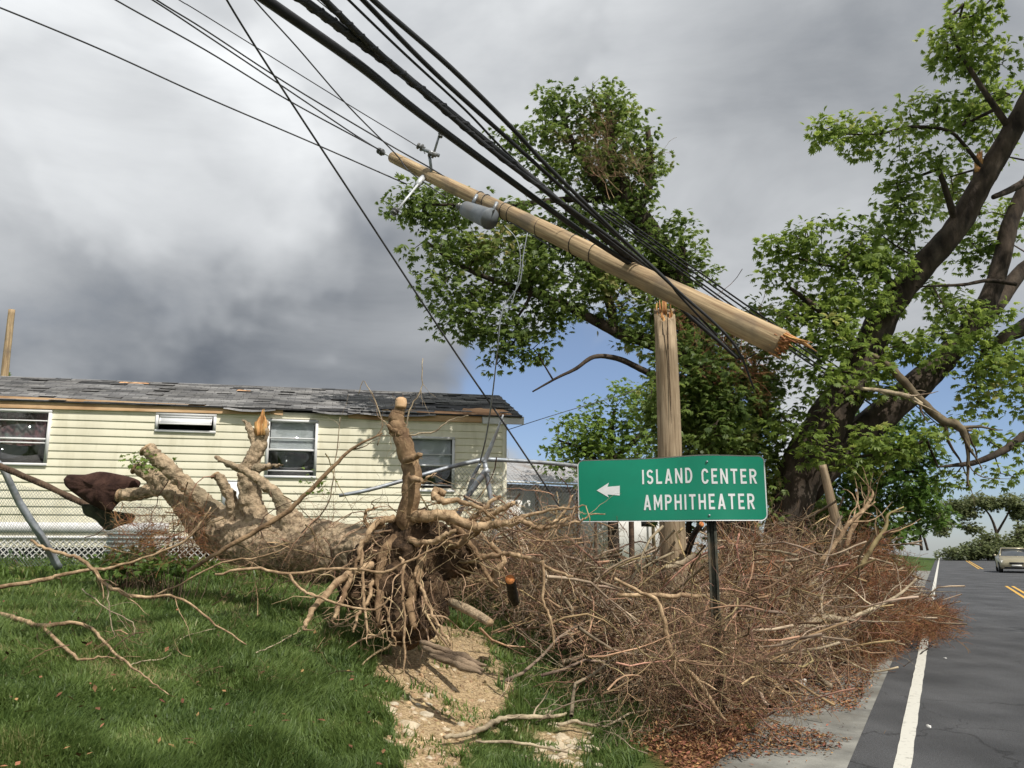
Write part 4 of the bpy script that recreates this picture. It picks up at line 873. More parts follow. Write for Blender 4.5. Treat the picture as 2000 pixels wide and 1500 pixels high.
blobcloth(densify([(158, 985), (180, 985), (205, 995), (235, 1000), (262, 1005), (258, 1020), (235, 1027), (212, 1036), (200, 1030), (185, 1015), (165, 1005)]), 10.35, .05, M['olive'], 'hanging_cloth', 'small dark olive cloth hanging to a point below the maroon one', 'cloth', 4)
bn = at(250, 1085, 12.2); g = Geo(); a_, b_ = at(212, 1040, 12.2), at(285, 1075, 12.2)
for i in range(13):
    z = b_[2] - .15 + (a_[2] - b_[2] + .15) * i / 13; g.box((a_[0] + .01 * (i % 2), 12.15 + .01 * (i % 2), z), (b_[0] - .01 * (i % 2), 12.45, z + .03 * (a_[2] - b_[2] + .15) / .39 - .001))
single('ribbed_tub', g, M['bin'], 'pale grey-green ribbed tub standing beside the lattice skirting', 'tub')

# ------------------------------------------------------------------ uprooted tree
ut = thing('uprooted_tree', 'uprooted tree on its side with sawn limb stubs and torn roots facing the road', 'tree', at(800, 1200, 7.9))
def remeshed(nm, g, mat, par, vox, disp=0.02, dsc=.15, smoothn=2):
    o = obj(nm, g, mat, par, True)
    m = o.modifiers.new('r', 'REMESH'); m.mode = 'VOXEL'; m.voxel_size = vox; m.use_smooth_shade = True
    s_ = o.modifiers.new('s', 'SMOOTH'); s_.factor = .6; s_.iterations = smoothn
    tx = bpy.data.textures.new(nm, 'CLOUDS'); tx.noise_scale = dsc; tx.noise_depth = 3
    d = o.modifiers.new('d', 'DISPLACE'); d.texture = tx; d.strength = disp; d.mid_level = .5; d.texture_coords = 'LOCAL'
    dg = bpy.context.evaluated_depsgraph_get(); me = bpy.data.meshes.new_from_object(o.evaluated_get(dg)); o.modifiers.clear(); o.data = me
    me.polygons.foreach_set('use_smooth', np.ones(len(me.polygons), bool)); return o
g = Geo()
LIMBS = [
 [(800, 1110, 75, 8.0), (740, 1100, 70, 8.2), (680, 1092, 63, 8.5), (600, 1078, 62, 8.9), (520, 1070, 64, 9.3), (450, 1055, 62, 9.7), (410, 1045, 45, 9.9)],
 [(470, 1060, 58, 9.6), (420, 1035, 50, 9.8), (380, 1000, 40, 9.9), (340, 962, 29, 10), (305, 937, 21, 10), (280, 925, 14, 10), (264, 915, 13, 10)],
 [(450, 1035, 35, 9.6), (405, 990, 21, 9.6), (367, 955, 18, 9.6), (333, 922, 18, 9.6), (300, 892, 18, 9.6), (286, 878, 17, 9.6)],
 [(400, 1010, 30, 9.8), (345, 970, 20, 9.9), (305, 960, 17, 10), (265, 970, 16, 10), (232, 968, 14, 10)],
 [(480, 1035, 30, 9.4), (462, 1005, 19, 9.4), (450, 975, 14, 9.35), (436, 950, 12, 9.3), (420, 928, 10, 9.3)],
 [(590, 1060, 40, 8.9), (560, 1005, 22, 8.9), (540, 970, 15, 8.9), (505, 940, 11, 8.9), (470, 921, 9, 8.9), (440, 906, 6, 8.9), (420, 896, 3, 8.9)],
 [(520, 1050, 40, 9.3), (497, 1010, 30, 9.3), (487, 960, 26, 9.3), (482, 925, 22, 9.3), (500, 890, 18, 9.3), (512, 855, 16, 9.3), (516, 825, 11, 9.3)],
 [(505, 885, 12, 9.3), (495, 855, 11, 9.3), (485, 835, 7, 9.3), (472, 824, 3, 9.3)],
 [(500, 920, 14, 9.2), (525, 915, 6, 9.1), (556, 912, 4, 9.0)],
]
for k, L in enumerate(LIMBS):
    P, r = ppath([(q[0], q[1] - (12 if k == 0 else 4), q[2] * (.84 if k == 0 else .80), q[3]) for q in L], sub=6, jit=.006, seed=k); g.tube(P, r, 14, bump=.14, seed=k, bf=3)
    if k in (1, 2, 3, 4):  # sawn, flared end
        pass
remeshed('trunk', g, M['bark_pale'], ut, .016, .055, .055)
# sawn faces and splintered spike
for L in LIMBS[1:5]:
    a = at(L[-1][0], L[-1][1], L[-1][3]); b = at(L[-2][0], L[-2][1], L[-2][3]); d = (a - b) / np.linalg.norm(a - b); r_ = L[-1][2] / F * L[-1][3]
    g = Geo(); g.tube(np.array([a - d * .01, a + d * .012, a + d * .016]), [r_ * .95, r_ * .9, r_ * .3], 14, bump=.08); obj('sawn_face', g, M['root'], ut)
rg = np.random.default_rng(8); g = Geo()
for k in range(16):
    x = 508 + rg.uniform(-1, 1) * 9; P, r = ppath([(x, 850, 3.5, 9.25 + rg.uniform(-.04, .04)), (x + rg.uniform(-2, 3), 825, 2.8, 9.25), (x * .6 + 519 * .4 + rg.uniform(-3, 3), 806 + rg.uniform(-8, 22), .6, 9.25)], sub=2); g.tube(P, r, 4)
obj('splinter', g, M['splinter'], ut)
# root plate: dark earth held between the roots
g = Geo()
BL = [(800, 1085, 70, 75, 7.9, .30), (850, 1080, 65, 55, 7.95, .28), (780, 1160, 55, 80, 7.75, .24), (730, 1110, 45, 60, 7.85, .24), (905, 1085, 38, 40, 8.0, .18), (835, 1170, 45, 60, 7.75, .2), (800, 1215, 50, 45, 7.6, .2), (690, 1150, 30, 40, 7.7, .12), (812, 1025, 45, 30, 7.85, .16)]
for (px, py, rx_, ry_, Yb, rd) in BL:
    c = at(px, py, Yb); zz = np.linspace(-1, 1, 9); P = c + np.stack([zz * 0, zz * 0, zz * ry_ / F * Yb], -1); g.tube(P, np.sqrt(np.clip(1.02 - zz ** 2, .02, 1)) * rx_ / F * Yb, 12, bump=.2, seed=px)
remeshed('root_plate', g, M['soil_dark'], ut, .02, .11, .09, 1)
ROOTS = [
 ([(812, 1060, 34, 7.8), (795, 1012, 29, 7.7), (803, 960, 28, 7.65), (803, 920, 27, 7.65), (790, 870, 27, 7.65), (776, 835, 25, 7.65), (775, 815, 22, 7.65), (782, 798, 14, 7.65), (783, 782, 11, 7.65)], 'root_dark', 'thick upright root with pale sawn tip'),
 ([(800, 1010, 16, 7.7), (835, 1008, 15, 7.55), (868, 1006, 14, 7.5), (900, 1018, 13, 7.45), (928, 1028, 12.5, 7.4), (960, 1024, 10, 7.4), (985, 1022, 9, 7.35), (1020, 1018, 7, 7.3), (1048, 1030, 6, 7.3), (1083, 1028, 5, 7.3), (1110, 1010, 3, 7.3), (1122, 1003, 1.5, 7.3)], 'root', 'long pale root reaching right towards the sign'),
 ([(870, 965, 9, 7.6), (852, 957, 9, 7.6), (850, 970, 9, 7.55), (868, 980, 8, 7.5), (900, 980, 6, 7.5), (936, 992, 5, 7.4), (960, 1008, 4, 7.4), (990, 1024, 4, 7.35)], 'root', 'curled root end'),
 ([(920, 1018, 7, 7.45), (936, 1000, 6, 7.4), (960, 980, 5, 7.4), (979, 970, 4.5, 7.4)], 'root', None),
 ([(940, 1020, 7, 7.45), (965, 1002, 7, 7.4), (985, 990, 7, 7.35), (1006, 982, 5, 7.35)], 'root', None),
 ([(985, 1022, 5, 7.4), (1022, 1008, 4.5, 7.3), (1070, 996, 3.8, 7.25), (1110, 992, 3, 7.2), (1144, 988, 1.4, 7.2)], 'root', None),
 ([(1060, 1030, 4, 7.3), (1080, 1022, 4, 7.3), (1104, 1000, 3.5, 7.3), (1119, 967, 1.6, 7.3)], 'root', None),
 ([(1048, 1030, 5, 7.3), (1090, 1026, 4, 7.3), (1140, 1014, 2.8, 7.25), (1152, 1006, 2.4, 7.25), (1182, 1004, 1.2, 7.2)], 'root', None),
 ([(770, 1012, 9, 7.7), (742, 1018, 8, 7.6), (725, 1035, 7, 7.5), (708, 1062, 6, 7.45), (697, 1090, 4.5, 7.4), (694, 1120, 3, 7.4)], 'root', None),
 ([(750, 1024, 7, 7.65), (725, 1032, 5, 7.6), (714, 1020, 4.5, 7.6), (715, 1000, 4, 7.6), (722, 994, 3.5, 7.6), (737, 992, 2, 7.6)], 'root_dark', None),
 ([(740, 1100, 12, 7.75), (700, 1112, 10, 7.5), (670, 1130, 9, 7.4), (640, 1156, 8.5, 7.3), (613, 1186, 7.5, 7.2), (600, 1212, 6, 7.15), (593, 1230, 4, 7.1)], 'root', 'thick pale root bending down to the grass at left'),
 ([(690, 1120, 8, 7.45), (672, 1160, 7, 7.35), (660, 1190, 6, 7.3), (648, 1215, 4, 7.25)], 'root', None),
 ([(780, 1090, 4, 7.45), (788, 1098, 3.4, 7.4), (787, 1139, 3.4, 7.3), (789, 1220, 3, 7.2), (789, 1287, 2.6, 7.15), (791, 1330, 1.2, 7.1)], 'root', None),
 ([(705, 1055, 4, 7.5), (706, 1100, 4, 7.4), (708, 1140, 4, 7.35), (711, 1180, 3.8, 7.3), (717, 1240, 2.6, 7.2)], 'root', None),
 ([(795, 1050, 8, 7.65), (820, 1062, 8, 7.5), (845, 1058, 7, 7.4), (868, 1046, 6, 7.35), (890, 1036, 5, 7.3)], 'root', None),
 ([(812, 1120, 4, 7.5), (822, 1150, 4, 7.4), (845, 1200, 3.8, 7.2), (868, 1240, 3.4, 7.1), (880, 1262, 3, 7.1)], 'root', None),
 ([(740, 1165, 3, 7.5), (755, 1190, 3, 7.35), (768, 1240, 2.4, 7.2), (773, 1262, 1.6, 7.15)], 'root_dark', None),
 ([(790, 900, 9, 7.6), (812, 893, 8, 7.5), (822, 885, 5, 7.45)], 'root_dark', None),
 ([(785, 850, 9, 7.6), (766, 842, 7, 7.55), (757, 830, 4, 7.5)], 'root_dark', None),
 ([(800, 930, 10, 7.6), (822, 940, 6, 7.45), (835, 932, 3, 7.4), (850, 925, 1.5, 7.4)], 'root', None),
 ([(905, 1100, 9, 7.9), (938, 1088, 7, 7.8), (975, 1083, 6, 7.7), (1005, 1084, 5.5, 7.6), (1046, 1097, 5, 7.5), (1080, 1112, 4, 7.4), (1120, 1126, 3, 7.3)], 'root', None),
 ([(870, 1010, 9, 7.8), (900, 1040, 8, 7.8), (925, 1075, 7, 7.8), (945, 1110, 6, 7.75), (960, 1140, 5, 7.7)], 'root_dark', None),
 ([(800, 1040, 14, 7.75), (765, 1060, 13, 7.65), (745, 1095, 12, 7.6), (738, 1140, 11, 7.55), (742, 1190, 9, 7.4), (738, 1225, 6, 7.35)], 'root_dark', None),
 ([(820, 1070, 14, 7.7), (820, 1110, 13, 7.55), (808, 1150, 12, 7.5), (800, 1190, 10, 7.4), (812, 1225, 7, 7.3)], 'root_dark', None),
 ([(850, 1060, 14, 7.75), (885, 1065, 12, 7.65), (915, 1050, 9, 7.6), (935, 1035, 6, 7.5)], 'root_dark', None),
 ([(730, 1130, 6, 7.6), (718, 1170, 5, 7.4), (700, 1200, 4, 7.3), (690, 1235, 3, 7.25)], 'root', None),
]
rnodes = []
for k, (L, m, lab) in enumerate(ROOTS):
    P, r = ppath([(q[0], q[1], q[2] * (.68 if k == 0 else .78), q[3]) for q in L], sub=5, jit=.007, seed=k); g = Geo(); g.tube(P, r, 12, bump=.26 if k else .12, seed=k, bf=4 if k else 2); o = obj('root', g, M[m], ut, True)
    if lab: o['label'] = lab
    rnodes += [(p, q) for p, q in zip(P[2:], r[2:])]
a = at(783, 782, 7.65); g = Geo(); P, r = ppath([(782, 797, 11, 7.63), (783, 786, 11.5, 7.63), (783, 779, 10, 7.63), (783, 776, 5, 7.63)], sub=3); g.tube(P, r, 12, bump=.1); obj('sawn_tip', g, M['lumber'], ut, True)
def wander(rg, p, d, L, r, n=7, curl=.35, grav=0.0):
    pts = [np.array(p, float)]; d = np.array(d, float) / np.linalg.norm(d)
    for i in range(n):
        d = d + rg.normal(size=3) * curl + np.array([0, 0, grav]); d /= np.linalg.norm(d); pts.append(pts[-1] + d * L / n)
    return np.array(pts), r * np.linspace(1, .2, n + 1)
g = Geo(); rg = np.random.default_rng(21)
for k in range(430):
    if rg.random() < .5:
        b = BL[rg.integers(len(BL))]; a = rg.uniform(0, 6.28); p = at(b[0] + b[2] * .9 * math.cos(a), b[1] + b[3] * .8 * math.sin(a), b[4] - b[5] * .5); d = np.array([math.cos(a), -.7, -math.sin(a)])
    else:
        p, _ = rnodes[rg.integers(len(rnodes))]; d = rg.normal(size=3) + np.array([0, -.3, -.4])
    P, r = wander(rg, p, d, rg.uniform(.1, .42), rg.uniform(.0025, .0075), 7, .3, -.05); g.tube(P, r, 3, cap=False)
    if rg.random() < .5: P2, r2 = wander(rg, P[3], rg.normal(size=3), rg.uniform(.1, .25), r[3] * .7, 5, .4, -.05); g.tube(P2, r2, 3, cap=False)
for k in range(42):      # wiry middle-sized roots hanging and reaching out of the plate
    b = BL[rg.integers(len(BL))]; a = rg.uniform(.3, 6.0); p = at(b[0] + b[2] * .8 * math.cos(a), b[1] + b[3] * .7 * math.sin(a), b[4] - b[5] * .7); d = np.array([math.cos(a) * 1.1, -.45, -.55 * abs(math.sin(a)) - .1])
    P, r = wander(rg, p, d, rg.uniform(.35, .85), rg.uniform(.007, .014), 10, .22, -.05); P, r = smooth_path(P, r, 2); g.tube(P, r, 5, cap=False)
tag(obj('fine_roots', g, M['rootlet'], ut), kind='stuff')

# ------------------------------------------------------------------ dry branches: templates, the brush pile, single limbs
def twig_tree(rg, L, r, levels=3, spread=.8, curl=.13, nsub=7, sides=4):
    out = []
    def rec(p, d, L, r, lev):
        P, rr = wander(rg, p, d, L, r, 7, curl * (1 if lev == levels else 1.5)); out.append((P, np.maximum(rr, max(r * .25, .0022)), sides if lev == levels else 3))
        if lev == 1: return
        for k in range(nsub if lev == levels else max(2, nsub - 3)):
            i = rg.integers(2, 8); ax = P[min(i, 7)] - P[i - 1]; ax /= np.linalg.norm(ax); q = np.cross(ax, rg.normal(size=3)); q /= np.linalg.norm(q)
            rec(P[i], ax + q * spread * rg.uniform(.5, 1.2), L * rg.uniform(.3, .6), rr[i] * .62, lev - 1)
    rec(np.zeros(3), np.array([1., 0, 0]), L, r, levels); return out
def template(rg, **k):
    g = Geo()
    for P, r, n in twig_tree(rg, **k): g.tube(P, r, n, cap=False)
    V = np.vstack(g.v); Fc = np.vstack(g.f); V[:, 0] -= V[:, 0].mean(); V[:, 2] -= V[:, 2].mean(); return V, Fc
rgt = np.random.default_rng(77)
TW_FINE = [template(rgt, L=1.3, r=.0115, levels=3, curl=.2, nsub=6, sides=5) for _ in range(6)]
TW_MED = [template(rgt, L=1.9, r=.021, levels=3, curl=.19, nsub=6, sides=6) for _ in range(6)]
TW_RED = [template(rgt, L=.9, r=.0045, levels=3, curl=.17, nsub=9, spread=.55) for _ in range(5)]
top_px = [860, 900, 960, 1040, 1120, 1200, 1280, 1350, 1420, 1500, 1580, 1650, 1710, 1750, 1790, 1830, 1870, 1890]
top_py = [1120, 1085, 1050, 1025, 1045, 1085, 1115, 1110, 1050, 1020, 1030, 1040, 1050, 1090, 1135, 1180, 1215, 1240]
bot_py = [1190, 1200, 1215, 1270, 1330, 1380, 1400, 1400, 1395, 1370, 1330, 1310, 1295, 1285, 1275, 1268, 1260, 1255]
FR = {}
def front(px):
    k = int(px // 8)
    if k not in FR: FR[k] = ghit(px, float(np.interp(px, top_px, bot_py)))[1]
    return FR[k]
def sample_pile(rg, px0, px1, fmax=1.0, bias=.5):
    px = rg.uniform(px0, px1); Y0 = front(px); dep = np.interp(px, [860, 1000, 1300, 1600, 1750, 1890], [2.0, 3.5, 5.5, 7.5, 6, 2.0]); w = rg.random(); Yp = Y0 + dep * w
    d = raydir(px, float(np.interp(px, top_px, top_py))); Yt = Y0 + dep * .75; ztop = EYE + d[2] * Yt
    x = raydir(px, 1000)[0] * Yp; g0 = float(gz(x, Yp)); lim = g0 + (ztop - g0) * float(sstep(-.12, .5, w)) * (1 - .25 * float(sstep(.75, 1, w)))
    f = 1 - (1 - rg.random()) ** (1 + bias) if False else rg.random() ** bias
    return np.array([x, Yp, g0 + .03 + max(0.0, lim - g0 - .03) * f * fmax]), px, lim
def pile(rg, n, px0, px1, temps, smin, smax, mat, nm, label, tilt=.35, bias=.6, az=None, ymask=True):
    by = {}
    for i in range(n * 3):
        if sum(len(v[0]) for v in by.values()) >= n: break
        p, px, lim = sample_pile(rg, px0, px1, 1, bias)
        k = int(rg.integers(len(temps))); s_ = rg.uniform(smin, smax); a = (rg.uniform(0, 6.28) if az is None else rg.normal() * .6 + az); Mx = euler_mats(np.array([a]), np.array([rg.normal() * tilt]), np.array([rg.uniform(0, 6.28)]))[0] * s_
        V = temps[k][0][::9] @ Mx.T + p; qx, qy = project(V)
        if ((qx > 1140) & (qx < 1500) & (qy < 1012) & (qy > 880) & (V[:, 1] < 8.3)).mean() > .02: continue
        hi = np.interp(qx, top_px, top_py) - 30
        if (qy < hi).mean() > .10: continue
        if ((qx > 1160) & (qx < 1345) & (qy < 1090)).mean() > .006: continue
        if ((qx > 1806) & (qy < 1165)).mean() > .01 or ((qx > 1780) & (qy > 1272)).mean() > .02 or (qx > 1900).mean() > .01: continue
        if ((qx > 1365) & (qx < 1420) & (V[:, 1] < 8.1) & (qy < 1190)).mean() > .08: continue
        zz = V[:, 2] - gz(V[:, 0], V[:, 1])
        if zz.min() < -.1: p[2] += -.02 - zz.min() * .8
        by.setdefault(k, ([], [])); by[k][0].append(Mx); by[k][1].append(p)
    g = Geo()
    for k, (A, T_) in by.items(): g.inst(temps[k][0], temps[k][1], np.array(A), np.array(T_))
    return single(nm, g, mat, label, 'brush', None, False, 'stuff')
rg = np.random.default_rng(100)
pile(rg, 400, 860, 1380, TW_FINE, .6, 1.25, M['brush'], 'dry_brush', 'tangled tan-brown dry twigs heaped between the torn roots and the sign post')
pile(rg, 400, 1280, 1790, TW_FINE, .7, 1.4, M['brush'], 'dry_brush', 'brown dry twigs heaped right of the sign post below the big tree')
pile(rg, 330, 1000, 1790, TW_MED, .5, 1.0, M['brush_grey'], 'dry_brush', 'paler grey-tan dry branches lying through the brush pile', tilt=.25, bias=.8)
pile(rg, 380, 1640, 1838, TW_RED, .7, 1.3, M['brush_red'], 'dry_brush', 'fan of fine reddish twigs spilling onto the road', tilt=.2, bias=.8, az=-.2)
pile(rg, 70, 1300, 1800, TW_RED, .8, 1.4, M['brush_red'], 'dry_brush', 'rust-red dead twigs in the middle of the pile', tilt=.4, bias=.6)
# stray twigs along the far side, under the fallen trunk and at the grass edge
def scatter(rg, n, region, temps, smin, smax, mat, label, lift=.06, tilt=.15, nm='dry_twigs', cat='twigs', Y=None):
    by = {}
    for i in range(n):
        px = rg.uniform(region[0], region[2]); py = rg.uniform(region[1], region[3]); p = ghit(px, py, lift) if Y is None else at(px, py, rg.uniform(*Y)); k = int(rg.integers(len(temps)))
        Mx = euler_mats(np.array([rg.uniform(0, 6.28)]), np.array([rg.normal() * tilt]), np.array([rg.uniform(0, 6.28)]))[0] * rg.uniform(smin, smax); by.setdefault(k, ([], [])); by[k][0].append(Mx); by[k][1].append(p)
    g = Geo()
    for k, (A, T_) in by.items(): g.inst(temps[k][0], temps[k][1], np.array(A), np.array(T_))
    return single(nm, g, mat, label, cat, None, False, 'stuff')
scatter(rg, 34, (230, 1000, 430, 1100), TW_FINE, .35, .7, M['brush'], 'dry brown twigs tangled under the left end of the fallen trunk', Y=(9.0, 9.8), tilt=.5)
scatter(rg, 20, (250, 1015, 400, 1085), TW_RED, .4, .9, M['brush_red'], 'rust-brown dead vines matted under the left end of the fallen trunk', Y=(8.9, 9.5), tilt=.6)
scatter(rg, 26, (440, 1070, 680, 1125), TW_FINE, .3, .7, M['brush'], 'dry twigs lying against the near side of the fallen trunk', Y=(7.9, 8.4), tilt=.4)
scatter(rg, 90, (1240, 1215, 1500, 1390), TW_FINE, .4, .8, M['brush'], 'brown twigs heaped around the foot of the sign post', Y=(6.8, 7.7), tilt=.35)
scatter(rg, 16, (560, 980, 760, 1080), TW_FINE, .4, .8, M['brush'], 'thin bare twigs standing in front of the mobile home wall behind the roots', Y=(8.3, 9.3), tilt=.7)
scatter(rg, 26, (1000, 1280, 1330, 1460), TW_FINE, .4, .9, M['brush_grey'], 'grey twigs lying on the grass in front of the brush pile', .05, .15)
scatter(rg, 36, (900, 975, 1160, 1090), TW_FINE, .45, .9, M['brush'], 'bare twigs tangled in the collapsed fence behind the roots', Y=(8.6, 10.5), tilt=.6)
scatter(rg, 60, (20, 1100, 700, 1330), TW_FINE, .18, .42, M['brush'], 'fine dead twigs scattered over the grass at left', .04, .12)

def limb(L, mat, label, group=None, Y=None, nm='dead_branch', subs=5, seed=0, lift=None, cat='branch', sides=7, bump=.12, sublen=.4):
    """one branch traced through the photo; lift = metres above the ground -> distances from the terrain"""
    if lift is not None or (Y is not None and np.isscalar(Y) and Y < 7.7 and L[0][0] < 300): L = [(q[0], q[1], q[2] * .82) for q in L]
    if lift is not None: L = [(q[0], q[1], q[2], ghit(q[0], q[1], lift)[1]) for q in L]
    P, r = ppath(L, Y, 5, .004, seed); g = Geo(); g.tube(P, r, sides, bump=bump, seed=seed, bf=3); rg = np.random.default_rng(seed + 50)
    for k in range(subs):
        i = int(rg.integers(len(P) // 4, len(P) - 1)); ax = P[i] - P[i - 1]; ax /= np.linalg.norm(ax) + 1e-9; q = np.cross(ax, rg.normal(size=3)); q[2] = abs(q[2]) * .6 if lift is not None else q[2]; q /= np.linalg.norm(q)
        P2, r2 = wander(rg, P[i], ax + q * .8, sublen * rg.uniform(.5, 1.3), r[i] * .5, 6, .18); g.tube(P2, np.maximum(r2, .0015), 4, cap=False)
    return single(nm, g, mat, label, cat, group, True)
m_ = M['root']; tw_ = M['limb_grey']
limb([(-60, 1190, 6), (0, 1199, 6), (38, 1210, 6), (79, 1222, 6), (147, 1216, 4.5), (182, 1230, 4), (205, 1256, 3.4), (249, 1296, 2.8), (290, 1326, 2), (330, 1357, 1.2)], m_, 'pale forked branch lying lowest on the grass at the left edge', lift=.10, subs=3, seed=1, sublen=.2)
limb([(79, 1222, 5), (110, 1250, 4.6), (155, 1287, 3.6), (200, 1283, 2), (240, 1291, 1.4)], m_, 'short pale fork dropping from the lowest left branch into the grass', lift=.07, subs=1, seed=2, sublen=.15)
limb([(-60, 1160, 6), (0, 1146, 5.5), (88, 1133, 5), (117, 1124, 4.6), (182, 1112, 4), (217, 1109, 3.6), (264, 1095, 3.2), (352, 1062, 2.6), (385, 1030, 2), (412, 990, 1.3)], m_, 'long tan branch rising from the left edge across the grass towards the sawn limbs', Y=7.6, subs=4, seed=3)
limb([(60, 1055, 3), (88, 1071, 4), (132, 1083, 4.4), (158, 1092, 4.4), (182, 1113, 4.6), (205, 1140, 4.6), (249, 1161, 4.4), (293, 1167, 3.8), (343, 1165, 3), (408, 1209, 2.6), (481, 1259, 1.6)], m_, 'crooked tan branch winding down right through the other branches on the grass', Y=6.6, subs=5, seed=4)
limb([(367, 1116, 3), (440, 1071, 4.6), (500, 1037, 5), (557, 1003, 5), (600, 963, 4.6), (645, 918, 4), (687, 877, 3), (747, 846, 1.6)], M['root_dark'], 'long straight branch slanting up right in front of the fallen trunk', Y=7.3, subs=4, seed=5, sublen=.3)
limb([(420, 1122, 2.4), (493, 1110, 3), (565, 1121, 3), (641, 1112, 2.8), (695, 1112, 2.8), (749, 1117, 2.6), (792, 1098, 2.4), (857, 1066, 1.5), (890, 1045, 1)], m_, 'thin pale branch crossing level in front of the torn roots', Y=7.0, subs=3, seed=6, sublen=.2)
limb([(565, 1122, 3), (587, 1150, 2.8), (627, 1166, 2.6), (679, 1185, 2.6), (733, 1190, 2.2), (762, 1166, 1.5)], m_, 'thin pale branch sagging below the level one in front of the roots', Y=6.9, subs=2, seed=7, sublen=.2)
limb([(293, 1167, 2), (352, 1141, 2.2), (434, 1100, 2.2), (520, 1085, 2), (565, 1066, 1.4)], m_, 'thin branch rising right over the grass below the fallen trunk', Y=7.1, subs=3, seed=8, sublen=.3)
limb([(210, 1140, 1.6), (212, 1180, 1.6), (218, 1220, 1.4), (225, 1244, 1)], tw_, 'very thin short twig hanging from the crooked tan branch', Y=6.3, subs=1, seed=9, sublen=.1)
limb([(160, 1150, 1.4), (205, 1185, 1.6), (258, 1216, 1.4), (262, 1244, 1)], tw_, 'fine grey twig slanting down through the grass at left', Y=6.2, subs=2, seed=10, sublen=.2)
limb([(255, 1299, 1.2), (285, 1290, 1.4), (325, 1284, 1.4), (345, 1256, 1.3), (370, 1240, 1.1), (420, 1228, .8)], tw_, 'fine curved twig lying on the open grass', lift=.06, subs=1, seed=11, sublen=.15)
limb([(500, 1275, 1.4), (540, 1258, 1.5), (580, 1235, 1.2), (600, 1226, .8)], tw_, 'fine twig on the grass just left of the torn roots', lift=.07, subs=1, seed=12, sublen=.1)
limb([(700, 770, .8), (712, 745, .8), (745, 820, 1.2), (737, 870, 1.4)], tw_, 'bare thin shoot standing in front of the roof', Y=8.6, subs=3, seed=13, sublen=.3)
limb([(800, 850, 1.8), (850, 842, 1.6), (880, 820, 1.2), (915, 812, .8)], tw_, 'thin twig growing sideways from the upright root', Y=7.6, subs=2, seed=14, sublen=.15)
limb([(826, 700, .8), (822, 760, 1.1), (800, 800, 1.4), (790, 850, 1.6)], tw_, 'bare thin shoot rising above the upright root', Y=7.8, subs=4, seed=15, sublen=.3)
limb([(590, 1040, 1.6), (640, 985, 1.4), (655, 900, 1.2), (664, 815, .8)], tw_, 'tall thin shoot in front of the pale siding left of the upright root', Y=8.5, subs=4, seed=16, sublen=.3)
limb([(1205, 1162, 3.6), (1260, 1163, 4.4), (1320, 1163, 4.6), (1368, 1163, 4.2)], M['root'], 'straight peeled stick lying level just left of the sign post', Y=7.3, subs=0, seed=17)
limb([(1200, 1130, 3), (1245, 1155, 3.4), (1280, 1170, 4), (1297, 1210, 4.4), (1303, 1250, 4.6), (1325, 1295, 5), (1365, 1330, 5), (1400, 1385, 4), (1420, 1410, 2)], M['root'], 'long tan branch running down the front of the brush pile below the sign', Y=(7.0, 6.9), subs=3, seed=18, sublen=.3)
limb([(1060, 1095, 3), (1062, 1130, 2.8), (1060, 1170, 2.8), (1072, 1200, 2.8), (1080, 1240, 2.4), (1082, 1268, 1.4)], M['root'], 'thin tan stick hanging down the left side of the brush pile', Y=7.2, subs=2, seed=19, sublen=.2)
limb([(870, 1440, 5), (912, 1433, 6), (950, 1418, 6.5), (985, 1403, 6.5), (1030, 1401, 6), (1080, 1399, 5), (1106, 1393, 3)], tw_, 'grey crooked branch lying across the bare soil at the bottom', lift=.08, subs=2, seed=20, sublen=.25)
limb([(930, 1447, 3), (985, 1450, 3.6), (1040, 1455, 3.4), (1110, 1470, 2.6)], tw_, 'thin grey branch on the pale rubble at the bottom', lift=.07, subs=1, seed=21, sublen=.2)
limb([(1090, 1415, 4.4), (1125, 1410, 4.4), (1180, 1418, 3), (1230, 1395, 2.4), (1300, 1385, 1.8)], tw_, 'grey branch lying behind the pale rubble heap', lift=.1, subs=3, seed=22)
limb([(1560, 1270, 3), (1580, 1300, 5), (1600, 1325, 6.5), (1622, 1340, 7)], tw_, 'weathered grey limb end lying by the white scrap', lift=.12, subs=0, seed=23)
limb([(1520, 1270, 7), (1545, 1240, 7), (1575, 1222, 8), (1612, 1205, 7.5), (1650, 1210, 5), (1690, 1195, 4), (1750, 1165, 3), (1790, 1130, 2)], tw_, 'stout pale grey limb curving through the right half of the pile', Y=(9.8, 11.5), subs=7, seed=24, sublen=.7)
limb([(1812, 1268, 3), (1790, 1285, 2.4), (1765, 1302, 2)], M['charred'], 'short black stick pointing at the end of the white road line', lift=.05, subs=0, seed=25)
limb([(1400, 1412, 2.4), (1480, 1432, 2.4), (1560, 1452, 2), (1640, 1462, 1.8), (1720, 1450, 1.8), (1752, 1432, 1)], M['root_dark'], 'thin dark branch lying across the concrete shoulder', lift=.02, subs=2, seed=26, sublen=.2)
rgl = np.random.default_rng(55)
